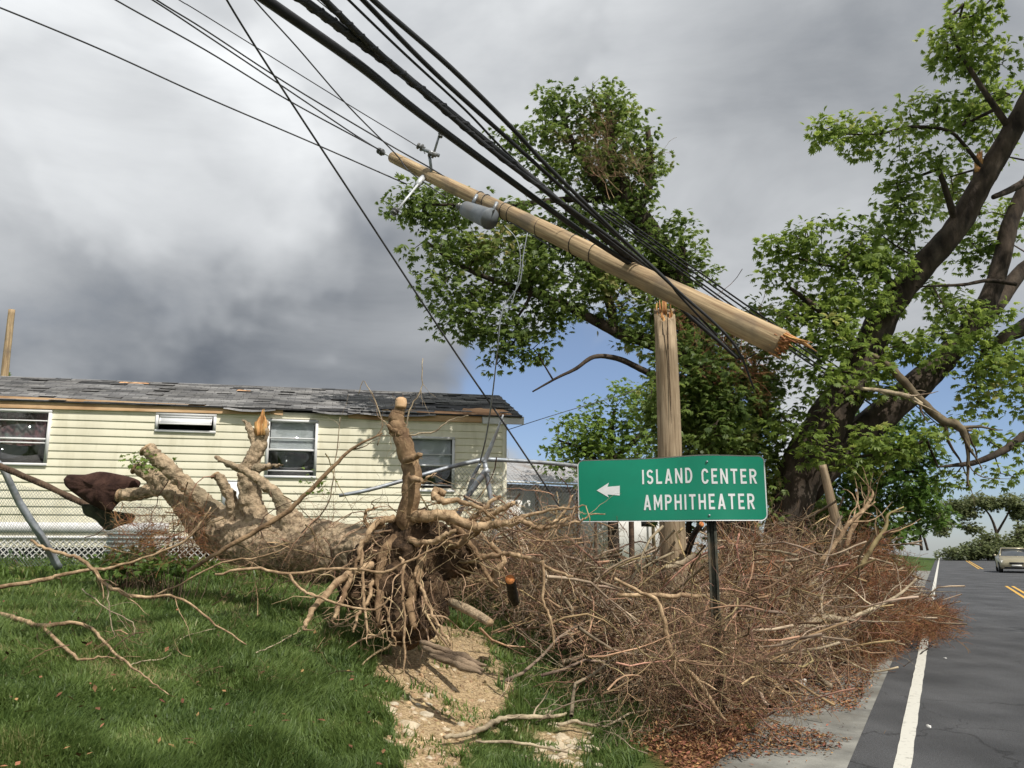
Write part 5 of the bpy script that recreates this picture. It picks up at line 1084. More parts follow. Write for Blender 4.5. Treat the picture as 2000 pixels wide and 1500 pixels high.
for k in range(54):      # the larger limbs that show in the heap
    px = rgl.uniform(1120, 1760); w = rgl.uniform(0, .8); Y0 = front(px) + w * 3.5; py = np.interp(px, top_px, bot_py) * (1 - .25 - .6 * w) + np.interp(px, top_px, top_py) * (.25 + .6 * w)
    if 1330 < px < 1440: continue
    ln = rgl.uniform(60, 190); a = (rgl.choice([.75, .55, .35, .9]) if px > 1440 else rgl.choice([-.35, .5, -.6, -1.0])) + rgl.normal() * .28; dx, dy = math.cos(a) * ln, math.sin(a) * ln; rr = rgl.uniform(2.4, 6.2)
    if py - abs(dy) < np.interp(px, top_px, top_py) + 10: dy = -abs(dy) * 0.3
    L = [(px + dx * (t - .5) + rgl.normal() * 7, py - dy * (t - .5) + rgl.normal() * 7, rr * (1 - .6 * t), Y0 + (t - .5) * rgl.normal() * .5) for t in np.linspace(0, 1, 5)]
    limb(L, M['limb_grey'] if k % 3 else M['root_dark'], 'dead limb lying in the brush pile', 'dead limbs in the brush pile', subs=6, seed=200 + k, sublen=.5)
for k, (px, py, sd) in enumerate(((1690, 960, 30), (1730, 1000, 31), (1660, 990, 32))):
    limb([(px - 40 - 10 * k, py + 110, 5), (px - 20, py + 60, 4.5), (px, py + 30, 4), (px + (15, 5, 30)[k], py + 5, 2.6), (px + (5, 35, 50)[k], py - 10, 1.2)], M['root'] if k != 1 else M['brush'], ('forked tan branch standing up highest from the right of the pile', 'tan branch sticking up at the right end of the pile', 'tan branch leaning up beside the leaning post')[k], Y=13 - k * .5, subs=7, seed=sd, sublen=.6)
# sawn logs
def log(L, cutend, matb, label, cm='cutwood', Y=None, r_scale=1, nm='sawn_log'):
    P, r = ppath(L, Y, 4); root = thing(nm, label, 'log', P[0]); g = Geo(); g.tube(P, r, 14, bump=.06, seed=L[0][0], bf=3); obj('bark', g, matb, root, True)
    e, f = (P[0], P[1]) if cutend == 0 else (P[-1], P[-2]); d = (e - f) / np.linalg.norm(e - f); rr = r[0] if cutend == 0 else r[-1]; g = Geo(); g.tube(np.array([e - d * .002, e + d * .008]), rr * .93, 14); obj('cut_face', g, M[cm], root)
log([(996, 1132, 10, 7.55), (1000, 1150, 10, 7.9), (1004, 1175, 10, 8.3)], 0, M['charred'], 'blackened log with bright orange sawn end left of the brush pile')
log([(1370, 1024, 5.5, 9.4), (1355, 1045, 6, 9.6), (1343, 1080, 6, 9.8)], 0, M['charred'], 'curved dark branch with small orange sawn end beside the upright pole')
log([(880, 1176, 8, 7.6), (912, 1190, 9.5, 7.4), (935, 1203, 9.5, 7.25), (957, 1216, 8, 7.1)], 1, M['bark_pale'], 'short pale log lying on the grass right of the torn roots', 'root')
limb([(958, 1060, 5), (985, 1095, 6), (965, 1120, 7), (972, 1148, 7)], M['root'], 'stubby pale branch stub between roots and orange-ended log', Y=7.8, subs=2, seed=40)
limb([(1300, 1110, 5), (1330, 1100, 6), (1358, 1085, 6)], M['limb_grey'], 'grey broken limb resting against the foot of the upright pole', Y=9.0, subs=1, seed=41)
# slab of rotten wood on the bare bank
g = Geo(); 
for k, (da, Yy) in enumerate(((0, 6.7), (9, 6.62), (16, 6.6))):
    P, r = ppath([(822 + k * 6, 1254 + da * 1.2, 4, Yy + .1), (850, 1262 + da * 1.3, 6, Yy), (880, 1276 + da, 7, Yy), (905, 1283 + da * 1.2, 8, Yy - .1), (930, 1296 + da * .8, 6, Yy - .12), (950 - k * 5, 1300 + da, 3, Yy - .15)], sub=5); g.tube(P, r, 8, bump=.5, seed=k, bf=3)
so_ = single('rotten_wood_slab', g, M['dead_bark'], 'slab of rotten bark lying on the bare soil below the torn roots', 'wood slab', None, True)

# ------------------------------------------------------------------ trees
def leaf_template(nl=5, L=1.0, w=.3, petiole=.35, droop=.25):
    V = []; Fc = []
    for k in range(nl):
        a = (k - (nl - 1) / 2) * 2.3 / nl * 1.25; ca, sa = math.cos(a), math.sin(a); ll = L * (1 - .12 * abs(k - (nl - 1) / 2)); b = len(V)
        for (x, y, z) in ((.05, 0, 0), (.5 * ll, w * .5, -.04), (ll, 0, -droop * ll), (.5 * ll, -w * .5, -.04)):
            V.append((petiole + x * ca - y * sa, x * sa + y * ca, z))
        Fc.append([b, b + 1, b + 2, b + 3])
    return np.array(V), np.array(Fc)
LT = [leaf_template(6, .66, .2, .35, .3), leaf_template(5, .62, .24, .3, .45), leaf_template(7, .6, .19, .35, .15)]
# join the leaflets of one leaf into one island so that they share a colour: link them at the petiole point
def joined(t):
    V, Fc = t; n = len(Fc); V2 = [V[0] * 0 + np.array([.36, 0, 0])]; F2 = []
    for k in range(n): b = len(V2); V2 += [V[Fc[k][1]], V[Fc[k][2]], V[Fc[k][3]]]; F2.append([0, b, b + 1, b + 2])
    return np.array(V2), np.array(F2)
LT = [joined(t) for t in LT]
def crown_leaves(rg, tips, per, spread, size, up=.35, temps=LT):
    n = len(tips) * per; T_ = np.repeat(tips, per, 0); o = rg.normal(size=(n, 3)); o /= np.linalg.norm(o, axis=1)[:, None]; rad = rg.random(n) ** .5 * spread; pos = T_ + o * rad[:, None] * np.array([1, 1, .75])
    az = np.arctan2(o[:, 1], o[:, 0]) + rg.normal(size=n) * .6; pit = rg.normal(size=n) * .5 + .25 - o[:, 2] * up; roll = rg.normal(size=n) * .5
    Mx = euler_mats(az, pit, roll) * (size * rg.uniform(.65, 1.25, n))[:, None, None]; g = Geo(); k = rg.integers(0, len(temps), n)
    for i, t in enumerate(temps): s_ = k == i; g.inst(t[0], t[1], Mx[s_], pos[s_])
    return g
def grow(rg, mains, tips, r_tip=.006, step=.45, grav=0.0):
    """connect crown tips to the main limbs; returns Geo of the branches"""
    N = [p for P, r in mains for p in P]; RR = [q for P, r in mains for q in r]; nodes = np.array(N); rad = list(RR); base = len(N); par = [-1] * base
    d0 = np.array([np.min(((nodes - t) ** 2).sum(1)) for t in tips]); order = np.argsort(d0); chains = []; buf = np.zeros((base + len(tips) * 14, 3)); buf[:base] = nodes; cnt = base; use = [0] * base
    for ti in order:
        t = tips[ti]; d = ((buf[:cnt] - t) ** 2).sum(1); i = int(np.argmin(d)); L = math.sqrt(d[i]); k = max(1, min(12, int(L / step))); a = buf[i]
        mid = (a + t) / 2 + rg.normal(size=3) * L * .12 + np.array([0, 0, L * .08]); ch = [i]
        for q in range(1, k + 1):
            u = q / k; p = (1 - u) ** 2 * a + 2 * u * (1 - u) * mid + u * u * t + (rg.normal(size=3) * .04 * step if q < k else 0); buf[cnt] = p; par.append(ch[-1]); use.append(0); rad.append(None); ch.append(cnt); cnt += 1
        chains.append(ch); j = ch[-1]
        while j >= base: use[j] += 1; j = par[j]
    g = Geo()
    for ch in chains:
        P = buf[ch]; r = []
        for j in ch: r.append(min(rad[j], 9) if j < base else r_tip * max(1, use[j]) ** .45)
        if r[0] > r[1] * 1.6: r[0] = r[1] * 1.5
        g.tube(P, r, 5 if max(r[1:]) > .02 else 3, cap=False)
    return g
def blob_tips(rg, blobs, Yk, dens, rmin=.55):
    tips = []
    for b in blobs:
        px, py, rx_, ry_ = b[:4]; Yb = b[4] if len(b) > 4 else Yk; c = at(px, py, Yb); s_ = Yb / F; n = int(rx_ * ry_ * s_ * s_ * dens * (b[5] if len(b) > 5 else 1)) + 2
        v = rg.normal(size=(n, 3)); v /= np.linalg.norm(v, axis=1)[:, None]; q = rmin + (1 - rmin) * rg.random(n) ** .6
        w = 1 + .22 * np.array([mnoise.noise(Vector(x * 2.3) + Vector((px, py, 0))) for x in v]); v = v * (q * w)[:, None]
        tips.append(c + v * np.array([rx_ * s_, max(rx_, ry_) * s_ * .8, ry_ * s_]))
    return np.vstack(tips)
def tree(nm, label, base, mains_px, Y, blobs, dens, per, spread, size, bark, leaf, seed, extra_tips=None, sides=12, group=None, bump=.12, rmin=.5, r_tip=.006):
    rg = np.random.default_rng(seed); root = thing(nm, label, 'tree', base, group)
    mains = [ppath(L, Y, 6, .0, seed) for L in mains_px]; g = Geo()
    for i, (P, r) in enumerate(mains): g.tube(P, r, sides, bump=bump, seed=i + seed, bf=2.2)
    tips = blob_tips(rg, blobs, Y, dens, rmin)
    g2 = grow(rg, mains, tips, r_tip); g.f += [f + g.n for f in g2.f]; g.v += g2.v; g.m += g2.m; g.n += g2.n; obj('trunk', g, bark, root, True)
    g = crown_leaves(rg, tips, per, spread, size); obj('crown', g, leaf, root)
    return root, tips, mains
b0 = at(1530, 1080, 15); b0[2] = float(gz(b0[0], b0[1])) - .2
big, _, _ = tree('big_tree', 'massive dark-barked tree leaning over the road at the right, with storm-thinned crown', b0, [
 [(1525, 1120, 41.6, 15), (1540, 1010, 40.0, 15), (1562, 930, 43.2, 15), (1602, 850, 43.2, 15), (1655, 760, 36.8, 15), (1700, 675, 30.4, 15), (1735, 600, 28.8, 15), (1800, 522, 24.0, 14.8), (1868, 445, 22.4, 14.6), (1925, 345, 20.8, 14.4), (1980, 250, 19.2, 14.2), (2030, 150, 16.0, 14), (2080, 40, 9.6, 14)],
 [(1575, 960, 27.5, 15.1), (1635, 885, 31.2, 15.2), (1700, 828, 30.0, 15.3), (1780, 762, 28.7, 15.3), (1850, 695, 22.5, 15.4), (1910, 622, 18.7, 15.4), (1948, 540, 16.8, 15.4), (1972, 440, 15.0, 15.4), (2010, 350, 12.5, 15.4), (2060, 250, 9.4, 15.4)],
 [(1840, 705, 18.0, 15.4), (1900, 650, 16.8, 15.8), (1950, 590, 15.0, 16), (2000, 525, 13.8, 16.2), (2080, 470, 10.8, 16.4)],
 [(1925, 690, 3.2, 15), (1960, 660, 11.2, 15), (2000, 640, 16.0, 15), (2070, 600, 19.2, 15)],
 [(2090, 800, 11.2, 14.5), (2000, 852, 8.8, 14.5), (1960, 880, 7.2, 14.4), (1905, 903, 5.6, 14.3), (1870, 908, 4.0, 14.2), (1832, 912, 1.6, 14.2)],
 [(1905, 420, 8.8, 14.5), (1908, 360, 8.0, 14.4), (1909, 330, 7.2, 14.4)],
 [(1925, 340, 4.8, 14.4), (1885, 285, 3.2, 14.2), (1848, 254, 3.2, 14), (1776, 248, 2.9, 13.8), (1715, 262, 2.1, 13.7), (1650, 262, 1.3, 13.6)],
 [(1940, 385, 4.8, 14.4), (1975, 370, 6.4, 14.6), (2010, 350, 8.0, 14.8)],
 [(1985, 555, 4.0, 15), (1930, 548, 4.0, 15), (1880, 556, 3.2, 14.8), (1790, 560, 1.6, 14.6)],
 [(1690, 690, 6.4, 14.7), (1640, 640, 8.0, 14.5), (1580, 590, 5.6, 14.3), (1540, 560, 3.2, 14.2)],
 [(1760, 570, 8.0, 14.8), (1700, 520, 7.2, 14.5), (1640, 490, 4.8, 14.3)],
 [(1870, 445, 8.0, 14.6), (1850, 380, 6.4, 14.3), (1830, 320, 4.0, 14.1)],
 [(2075, 40, 8.0, 14), (2130, -80, 6.4, 12.8), (2200, -200, 4.8, 11.8), (2260, -330, 3.2, 11.2)],
 [(2110, -40, 6.4, 13), (2250, -80, 4.8, 12.4), (2400, -110, 3.2, 12)],
 [(1975, 255, 7.2, 14.2), (1930, 190, 5.6, 14), (1880, 110, 4.0, 13.8), (1850, 40, 2.4, 13.8)],
], 15, [(1700, 255, 60, 40, 13.7, 1.2), (1625, 255, 30, 32, 13.6, 1.3), (1800, 215, 55, 40, 13.9), (1840, 90, 42, 52, 13.9, 1.2), (1910, 110, 62, 58, 14.1), (1940, 190, 55, 50, 15.3), (1900, 20, 70, 25, 14), (1870, 250, 55, 45, 15.2), (1785, 330, 75, 42, 14.1), (1850, 370, 55, 45, 15.6, .8), (1930, 290, 30, 40, 15.8, .8),
   (1640, 490, 95, 62, 14.3), (1560, 510, 62, 70, 14.2), (1740, 420, 70, 40, 14.3), (1760, 470, 60, 45, 15.8), (1690, 560, 95, 62, 14.5), (1580, 600, 82, 62, 14.3), (1640, 655, 50, 34, 14.8, .7), (1545, 655, 30, 30, 14.6, .6), (1950, 690, 55, 50, 14.6), (1890, 740, 60, 60, 14.8, .8), (1990, 760, 45, 60, 15, .7), (1850, 620, 50, 40, 15.6, .7), (1760, 690, 55, 40, 14.6, .8), (1730, 760, 40, 30, 14.4, .7),
   (1920, 450, 40, 50, 15.8, .6), (2000, 690, 40, 80, 15.4, .7), (1870, 840, 60, 30, 14.8, .5), (1915, 930, 70, 25, 14.4, .5), (1960, 870, 40, 20, 14.6, .3), (1500, 620, 16, 50, 14.6, .3), (1600, 740, 55, 50, 14.0, .8), (1560, 840, 40, 55, 14.0, .8), (1690, 700, 40, 40, 14.0, .6), (1700, 880, 70, 45, 14.0, .9), (1760, 850, 50, 40, 14.0, .7), (1620, 660, 60, 40, 13.9, .8), (1660, 600, 60, 40, 13.9, .8), (1880, 640, 50, 50, 14.4, .4), (1950, 590, 35, 40, 14.5, .4), (1800, 680, 40, 30, 14.2, .4), (1840, 560, 50, 40, 16, .6), (1970, 430, 30, 50, 16.6, .6), (1900, 500, 40, 40, 16.2, .6),
   (2250, -230, 170, 90, 11.5, .6), (2120, -120, 130, 70, 12.5, .6), (2420, -100, 150, 90, 12, .6), (2150, -420, 160, 90, 11, .6), (2000, -80, 90, 50, 13, .7), (2350, -450, 150, 90, 11, .5)],  # unseen upper crown, added towards the sun to shade the trunk
 38, 30, .31, .185, M['bark'], M['leaf'], 11, r_tip=.007)
g = Geo(); rg = np.random.default_rng(4)
for k in range(16):
    x = 1909 + rg.uniform(-8, 8); P, r = ppath([(x, 336, 3.5, 14.35), (x + rg.uniform(-2, 2), 312, 3, 14.35), (x + rg.uniform(-3, 3), 292 + rg.uniform(0, 22), .6, 14.35)], sub=2); g.tube(P, r, 4)
obj('broken_limb_wood', g, M['splinter'], big)
limb([(1700, 690, 3), (1735, 715, 7), (1765, 745, 8), (1800, 785, 8.5), (1840, 820, 9), (1868, 830, 9), (1885, 850, 7), (1890, 880, 4), (1890, 950, 2)], M['twigwood'], 'dead branch caught hanging in the fork of the big tree', Y=14.0, subs=9, seed=60, sublen=1.0)
limb([(1640, 755, 2), (1710, 762, 4), (1770, 773, 5), (1800, 790, 5)], M['limb_grey'], 'pale dead branch crossing the big trunk', Y=13.9, subs=5, seed=61, sublen=.5)

b1 = at(1440, 1080, 17); b1[2] = float(gz(b1[0], b1[1])) - .2
mid, tipsm, mainsm = tree('broken_tree', 'storm-broken leafy tree behind the snapped pole, its crown filling the middle of the sky', b1, [
 [(1450, 1110, 44, 17), (1430, 960, 40, 17), (1400, 840, 38, 16.8), (1372, 720, 33, 16.5), (1345, 620, 29, 16.2), (1318, 540, 26, 16), (1270, 460, 24, 15.8), (1225, 390, 22, 15.6), (1195, 320, 14, 15.6), (1190, 240, 8, 15.6), (1185, 180, 4, 15.6)],
 [(1385, 740, 24, 16.5), (1330, 690, 17, 16.1), (1260, 665, 14, 15.8), (1210, 650, 12, 15.6), (1150, 620, 10, 15.4), (1090, 590, 8, 15.2), (1000, 560, 6, 15), (900, 520, 4, 14.8), (830, 470, 2.5, 14.8)],
 [(1200, 648, 9, 15.6), (1190, 590, 9, 15.5), (1160, 530, 7, 15.3), (1100, 480, 5, 15), (1020, 440, 3, 14.9)],
 [(1345, 770, 12, 16.4), (1290, 742, 7, 15.8), (1250, 720, 6, 15.6), (1205, 700, 5.5, 15.5), (1160, 697, 4.5, 15.3), (1125, 720, 3.6, 15.2), (1088, 738, 2.6, 15.1), (1040, 765, 1.5, 15)],
 [(1235, 400, 14, 15.7), (1170, 360, 9, 15.4), (1130, 300, 6, 15.2), (1095, 220, 3.5, 15.2)],
 [(1330, 580, 14, 16), (1335, 520, 9, 15.8), (1330, 460, 5, 15.6)],
 [(1240, 420, 12, 15.7), (1270, 350, 8, 15.5), (1265, 250, 5, 15.4)],
 [(1210, 390, 8, 15.6), (1100, 390, 6, 15.2), (1000, 400, 4.5, 15), (900, 400, 3, 14.8), (830, 400, 2, 14.8)],
 [(1425, 930, 20, 17), (1480, 820, 14, 16.8), (1500, 740, 8, 16.6)],
], 16, [(1085, 200, 38, 42, 15.2), (1095, 265, 65, 48, 15.2), (1150, 230, 35, 55, 15.3, .7), (1205, 205, 62, 48, 15.4), (1215, 280, 78, 75, 15.5), (1262, 330, 35, 60, 15.5), (1130, 340, 75, 60, 15.3), (1200, 400, 75, 55, 15.5),
   (1010, 300, 62, 40, 15, .5), (790, 400, 42, 38, 14.8), (860, 400, 70, 50, 14.9), (930, 440, 90, 62, 15), (870, 500, 75, 40, 14.8), (890, 560, 68, 40, 14.8, .8), (880, 620, 44, 40, 14.9, .9), (950, 610, 75, 60, 15, .9), (1010, 690, 48, 42, 15, .9), (1040, 640, 60, 50, 15.1, .8), (1000, 520, 90, 70, 15.1), (1040, 440, 85, 60, 15.1, .8), (1100, 540, 95, 70, 15.3), (1150, 470, 80, 60, 15.4), (1190, 560, 85, 70, 15.5),
   (1260, 500, 60, 62, 15.7), (1310, 470, 65, 50, 15.6), (1340, 540, 48, 50, 15.8), (1270, 600, 70, 50, 15.8), (1130, 620, 70, 35, 15.3, .7), (1230, 640, 55, 30, 15.6, .6), (1345, 640, 40, 50, 16, .8),
   (1350, 780, 70, 60, 16, 1.2), (1340, 860, 70, 60, 16, 1.3), (1420, 730, 60, 60, 16, .8), (1430, 830, 75, 70, 16, 1.2), (1470, 700, 55, 45, 16, .7), (1480, 780, 40, 60, 16, .9), (1450, 920, 70, 60, 16.2, 1.2), (1370, 940, 60, 60, 16.3, 1.2), (1320, 930, 60, 40, 16.5, 1.2), (1360, 720, 60, 60, 14.8, 1.2), (1430, 780, 60, 60, 14.8, 1.3), (1370, 830, 70, 60, 14.8, 1.3), (1440, 880, 60, 60, 14.8, 1.3), (1480, 960, 45, 60, 14.6, 1.3), (1400, 650, 40, 40, 15, .8), (1310, 780, 50, 70, 15, 1.2), (1500, 720, 40, 50, 15, .9), (1430, 660, 50, 40, 15.2, 1), (1470, 620, 25, 30, 15.4, .6), (1300, 700, 45, 45, 15.6, .8), (1520, 800, 35, 60, 15.2, 1), (1520, 900, 35, 50, 15.2, 1)],
 44, 32, .33, .175, M['bark'], M['leaf2'], 12, r_tip=.007)
g = Geo(); rg = np.random.default_rng(9); by = {}
for k in range(34):      # dead brown twigs left hanging inside the crown
    c = at(*(rg.uniform(1330, 1480), rg.uniform(620, 800)), 14.9) if k < 20 else at(rg.uniform(1150, 1250), rg.uniform(230, 330), 14.9)
    V, Fc = TW_RED[k % 5]; Mx = euler_mats(np.array([rg.uniform(0, 6.28)]), np.array([(1.2 if k < 20 else -1.3) + rg.normal() * .35]), np.array([rg.uniform(0, 6.28)]))[0] * rg.uniform(.8, 1.5); g.add(V @ Mx.T + c, Fc, 0 if k < 20 else 1)
tag(obj('dead_twigs', g, [M['brush_red'], M['brush']], mid), kind='stuff')

def plain(nm, label, basepx, Y, mains, blobs, leafm, seed, dens=30, per=24, spread=.34, size=.22, group=None, rmin=.5):
    b = at(basepx, 1100, Y); b[2] = float(gz(b[0], b[1])) - .2; return tree(nm, label, b, mains, Y, blobs, dens, per, spread, size, M['bark'], leafm, seed, group=group, rmin=rmin, sides=9)
plain('young_tree', 'light green bushy tree behind the white outbuilding, left of the upright pole', 1190, 21, [[(1200, 1100, 12), (1195, 960, 10), (1190, 880, 7), (1200, 800, 3)], [(1195, 930, 6), (1140, 880, 4), (1090, 860, 2)], [(1194, 900, 6), (1250, 850, 4), (1270, 800, 2)]],
  [(1115, 850, 58, 50), (1085, 885, 40, 35), (1165, 850, 66, 62), (1150, 900, 80, 40), (1210, 795, 65, 52), (1235, 870, 66, 66), (1275, 810, 45, 66), (1190, 930, 80, 45)], M['leaf_light'], 13, 24, 28, .38, .19)
plain('roadside_tree', 'dense ivy-green tree beside the road, right of the leaning post', 1680, 20, [[(1690, 1120, 14), (1685, 980, 12), (1700, 900, 8), (1720, 850, 4)], [(1690, 980, 8), (1740, 930, 5), (1790, 920, 2)]],
  [(1640, 850, 70, 60), (1700, 880, 80, 60), (1760, 870, 60, 55), (1590, 960, 45, 60), (1660, 950, 70, 60), (1740, 950, 75, 60), (1790, 930, 35, 40), (1710, 1020, 70, 50), (1770, 1010, 42, 45), (1640, 1030, 60, 50), (1800, 880, 45, 40), (1810, 980, 25, 50), (1560, 1010, 40, 40)], M['leaf_dark'], 14, 34, 28, .4, .2, rmin=.6)
plain('shrub', 'dark green shrub behind the upright pole and under the green sign', 1330, 18, [[(1340, 1110, 8), (1345, 1030, 6), (1350, 960, 3)]], [(1340, 1000, 60, 50), (1440, 1000, 70, 50), (1530, 990, 60, 50)], M['leaf_dark'], 15, 22, 22, .4, .22)
plain('distant_shrub', 'small green bush top showing over the roof at the far left', 2, 27, [[(0, 900, 5), (0, 800, 4), (2, 740, 2)]], [(2, 752, 22, 24)], M['leaf_light'], 16, 8, 16, .3, .25)
bo = xy(-8.6, 17.5); tree('roadside_tree', 'leafy tree on the far side of the road, throwing shadow bands over the asphalt', (float(bo[0]), float(bo[1]), -.05), [[(2900, 1200, 14, 13.5), (2850, 900, 12, 13.5), (2780, 700, 9, 13)], [(2840, 850, 8, 13.5), (2700, 600, 6, 13)]], 13,
  [(2700, 420, 110, 40, 12), (2860, 520, 140, 50, 12.5), (2960, 380, 120, 40, 14), (2760, 640, 70, 30, 11.5), (3000, 600, 120, 60, 14)], 14, 18, .35, .25, M['bark'], M['leaf'], 44)
# verge trees further up the road, thinner with distance
plain('verge_tree', 'thin tree with grey trunk at the far end of the left verge', 1795, 42, [[(1800, 1075, 3), (1795, 1030, 2.6), (1790, 990, 1.5)], [(1812, 1075, 2.4), (1800, 1035, 2), (1785, 1005, 1)]], [(1785, 975, 30, 30), (1800, 940, 26, 26), (1770, 1010, 26, 40), (1815, 960, 14, 18)], M['leaf'], 17, 10, 24, .5, .3)
def fartree(label, px, Y, mains, blobs, seed, dens=.8, per=55, spread=.75, size=.45, nm='hilltop_tree', leafm='leaf_far'):
    b = at(px, 1085, Y); b[2] = float(gz(b[0], b[1])); return tree(nm, label, b, mains, Y, blobs, dens, per, spread, size, M['bark'], M[leafm], seed, sides=6, r_tip=.03)
fartree('sparse broad-crowned tree on the hilltop where the road ends', 1945, 95, [[(1950, 1100, 3.4), (1948, 1050, 3), (1935, 1010, 2), (1915, 985, 1)], [(1948, 1060, 2.4), (1900, 1035, 1.6), (1850, 1028, .8)], [(1948, 1040, 2.4), (1970, 1000, 1.6), (1975, 975, .8)], [(1990, 1095, 3), (1990, 1040, 2.4), (1985, 1000, 1)]],
  [(1905, 978, 26, 9), (1860, 990, 18, 9), (1838, 1010, 11, 13), (1840, 1030, 9, 14), (1970, 978, 22, 9), (1940, 985, 14, 7), (1890, 1000, 14, 7), (1995, 1000, 16, 12), (1900, 1030, 12, 8, 95, .6)], 18, 22.0)
fartree('low bushes lining the hilltop behind the car', 1950, 90, [[(1930, 1100, 2), (1930, 1060, 1.4)], [(1985, 1100, 2), (1985, 1050, 1.4)]], [(1900, 1070, 22, 10, 90, .5), (1935, 1058, 22, 16, 90, .6), (1960, 1070, 34, 14, 90, .6), (1990, 1056, 24, 20, 90, .6), (1925, 1076, 50, 12), (2030, 1050, 40, 34), (1875, 1080, 26, 7), (1860, 1084, 26, 4), (1985, 1078, 40, 12)], 19, 22.0, 44, .7, .42, 'hilltop_bush', 'leaf_far')

# ------------------------------------------------------------------ grass, weeds, litter, stones
rg = np.random.default_rng(31)
def blades(rg, n, pxr, pyr, hmin, hmax, mat, label, width=.0045, avoid=True, lean=.5, nm='grass', pw=1.0, mask=None):
    px = rg.uniform(*pxr, n); py = pyr[0] + (pyr[1] - pyr[0]) * rg.random(n) ** pw
    # ray / terrain hit for all at once
    u = (px - 1000) / F; v = (750 - py) / F; dy = cP - v * sP; dx = u / dy; dz = (sP + v * cP) / dy
    Y = np.full(n, 3.0); 
    for _ in range(60): 
        Yn = (EYE - gz(dx * Y, Y)) / np.maximum(-dz, .002); Y = .5 * Y + .5 * np.clip(Yn, 2.5, 40)
    X = dx * Y; ok = (np.abs(EYE + dz * Y - gz(X, Y)) < .08) & (Y < 20)
    s_, t_ = st(X, Y); ok &= s_ > 1.7
    if avoid: ok &= (dirtmask(X, Y) < rg.random(n) * .75 + .01) & (littermask(X, Y) * .95 < rg.random(n)); 
    if not avoid: ok &= vnoise(X, Y, .16, 71) + vnoise(X, Y, .4, 72) > .45
    ok &= vnoise(X, Y, .22, 61) + rg.random(n) * 1.3 > -.1
    X, Y, py = X[ok], Y[ok], py[ok]; k = len(X); Z = gz(X, Y) - .01
    clump = vnoise(X, Y, .28, 62) * .5 + vnoise(X, Y, 1.3, 63) * .3
    h = rg.uniform(hmin, hmax, k) * (1 + clump); a = rg.uniform(0, 6.28, k) ; a = np.where(rg.random(k) < .5, a, vnoise(X, Y, .5, 64) * 4 + 1); ln = h * rg.uniform(.2, 1.1, k) * lean * 1.6; w = width * rg.uniform(.7, 1.5, k) * np.maximum(1, Y / 5.5)
    fa = rg.uniform(0, 3.14, k); wx, wy = np.cos(fa) * w, np.sin(fa) * w; lx, ly = np.cos(a) * ln, np.sin(a) * ln
    hz = h / np.sqrt(1 + (ln / h) ** 2)
    p = lambda fx, fz, ww: np.stack([X + lx * fx + wx * ww, Y + ly * fx + wy * ww, Z + hz * fz], -1)
    V = np.stack([p(0, 0, -1), p(0, 0, 1), p(.3, .55, .85), p(.3, .55, -.85), p(1, 1 - .0, 0)], 1)
    V[:, 4, 2] = Z + hz * (1 - .25 * np.clip(ln / h, 0, 1.2))
    g = Geo(); g.v.append(V.reshape(-1, 3)); g.n = len(g.v[0]); b = np.arange(k)[:, None] * 5
    g.f = [b + np.array([[0, 1, 2, 3]]), b + np.array([[3, 2, 4]])]; g.m = [(k, 0), (k, 0)]
    return single(nm, g, mat, label, 'grass', None, False, 'stuff')
blades(rg, 290000, (-420, 1000), (1085, 1560), .04, .125, M['grass'], 'thick green lawn grass covering the bank at left', .0038)
blades(rg, 26000, (860, 1400), (1180, 1560), .06, .15, M['grass'], 'green grass growing along the front of the brush pile', .004)
blades(rg, 9000, (-60, 760), (1078, 1135), .10, .26, M['weed'], 'taller weeds at the top edge of the lawn', .006)
blades(rg, 5200, (730, 1010), (1210, 1520), .03, .10, M['weed'], 'sparse green weeds sprouting from the bare soil', .004, avoid=False)
def tuft(px, py, n, h, mat, label, seed):
    rg = np.random.default_rng(seed); c = ghit(px, py); g = Geo()
    for k in range(n):
        a = rg.uniform(0, 6.28); l = h * rg.uniform(.6, 1.2); q = c + np.array([rg.normal() * .03, rg.normal() * .03, -.02]); w = .006; dirv = np.array([math.cos(a), math.sin(a), 0]); sd = np.array([-math.sin(a), math.cos(a), 0]); V = []
        for t in np.linspace(0, 1, 6): p = q + dirv * l * .75 * t ** 1.3 + np.array([0, 0, l * (1.1 * t - .75 * t * t)]); V += [p - sd * w * (1 - t * .95), p + sd * w * (1 - t * .95)]
        g.add(np.array(V), np.array([[i * 2, i * 2 + 1, i * 2 + 3, i * 2 + 2] for i in range(5)]))
    return single('grass_tuft', g, mat, label, 'grass tuft')
tuft(505, 1335, 34, .22, M['weed'], 'bright green arching grass tuft in the lawn left of the bare soil', 1)
tuft(1090, 1250, 40, .3, M['grass'], 'dark grass tuft at the front left of the brush pile', 2)
tuft(970, 1260, 44, .32, M['grass'], 'long grass tuft beside the rotten wood slab', 3)
tuft(870, 1380, 26, .16, M['weed'], 'small green tuft growing in the bare soil', 4)
tuft(900, 1480, 40, .22, M['weed'], 'grass tuft at the bottom edge below the crooked grey branch', 5)
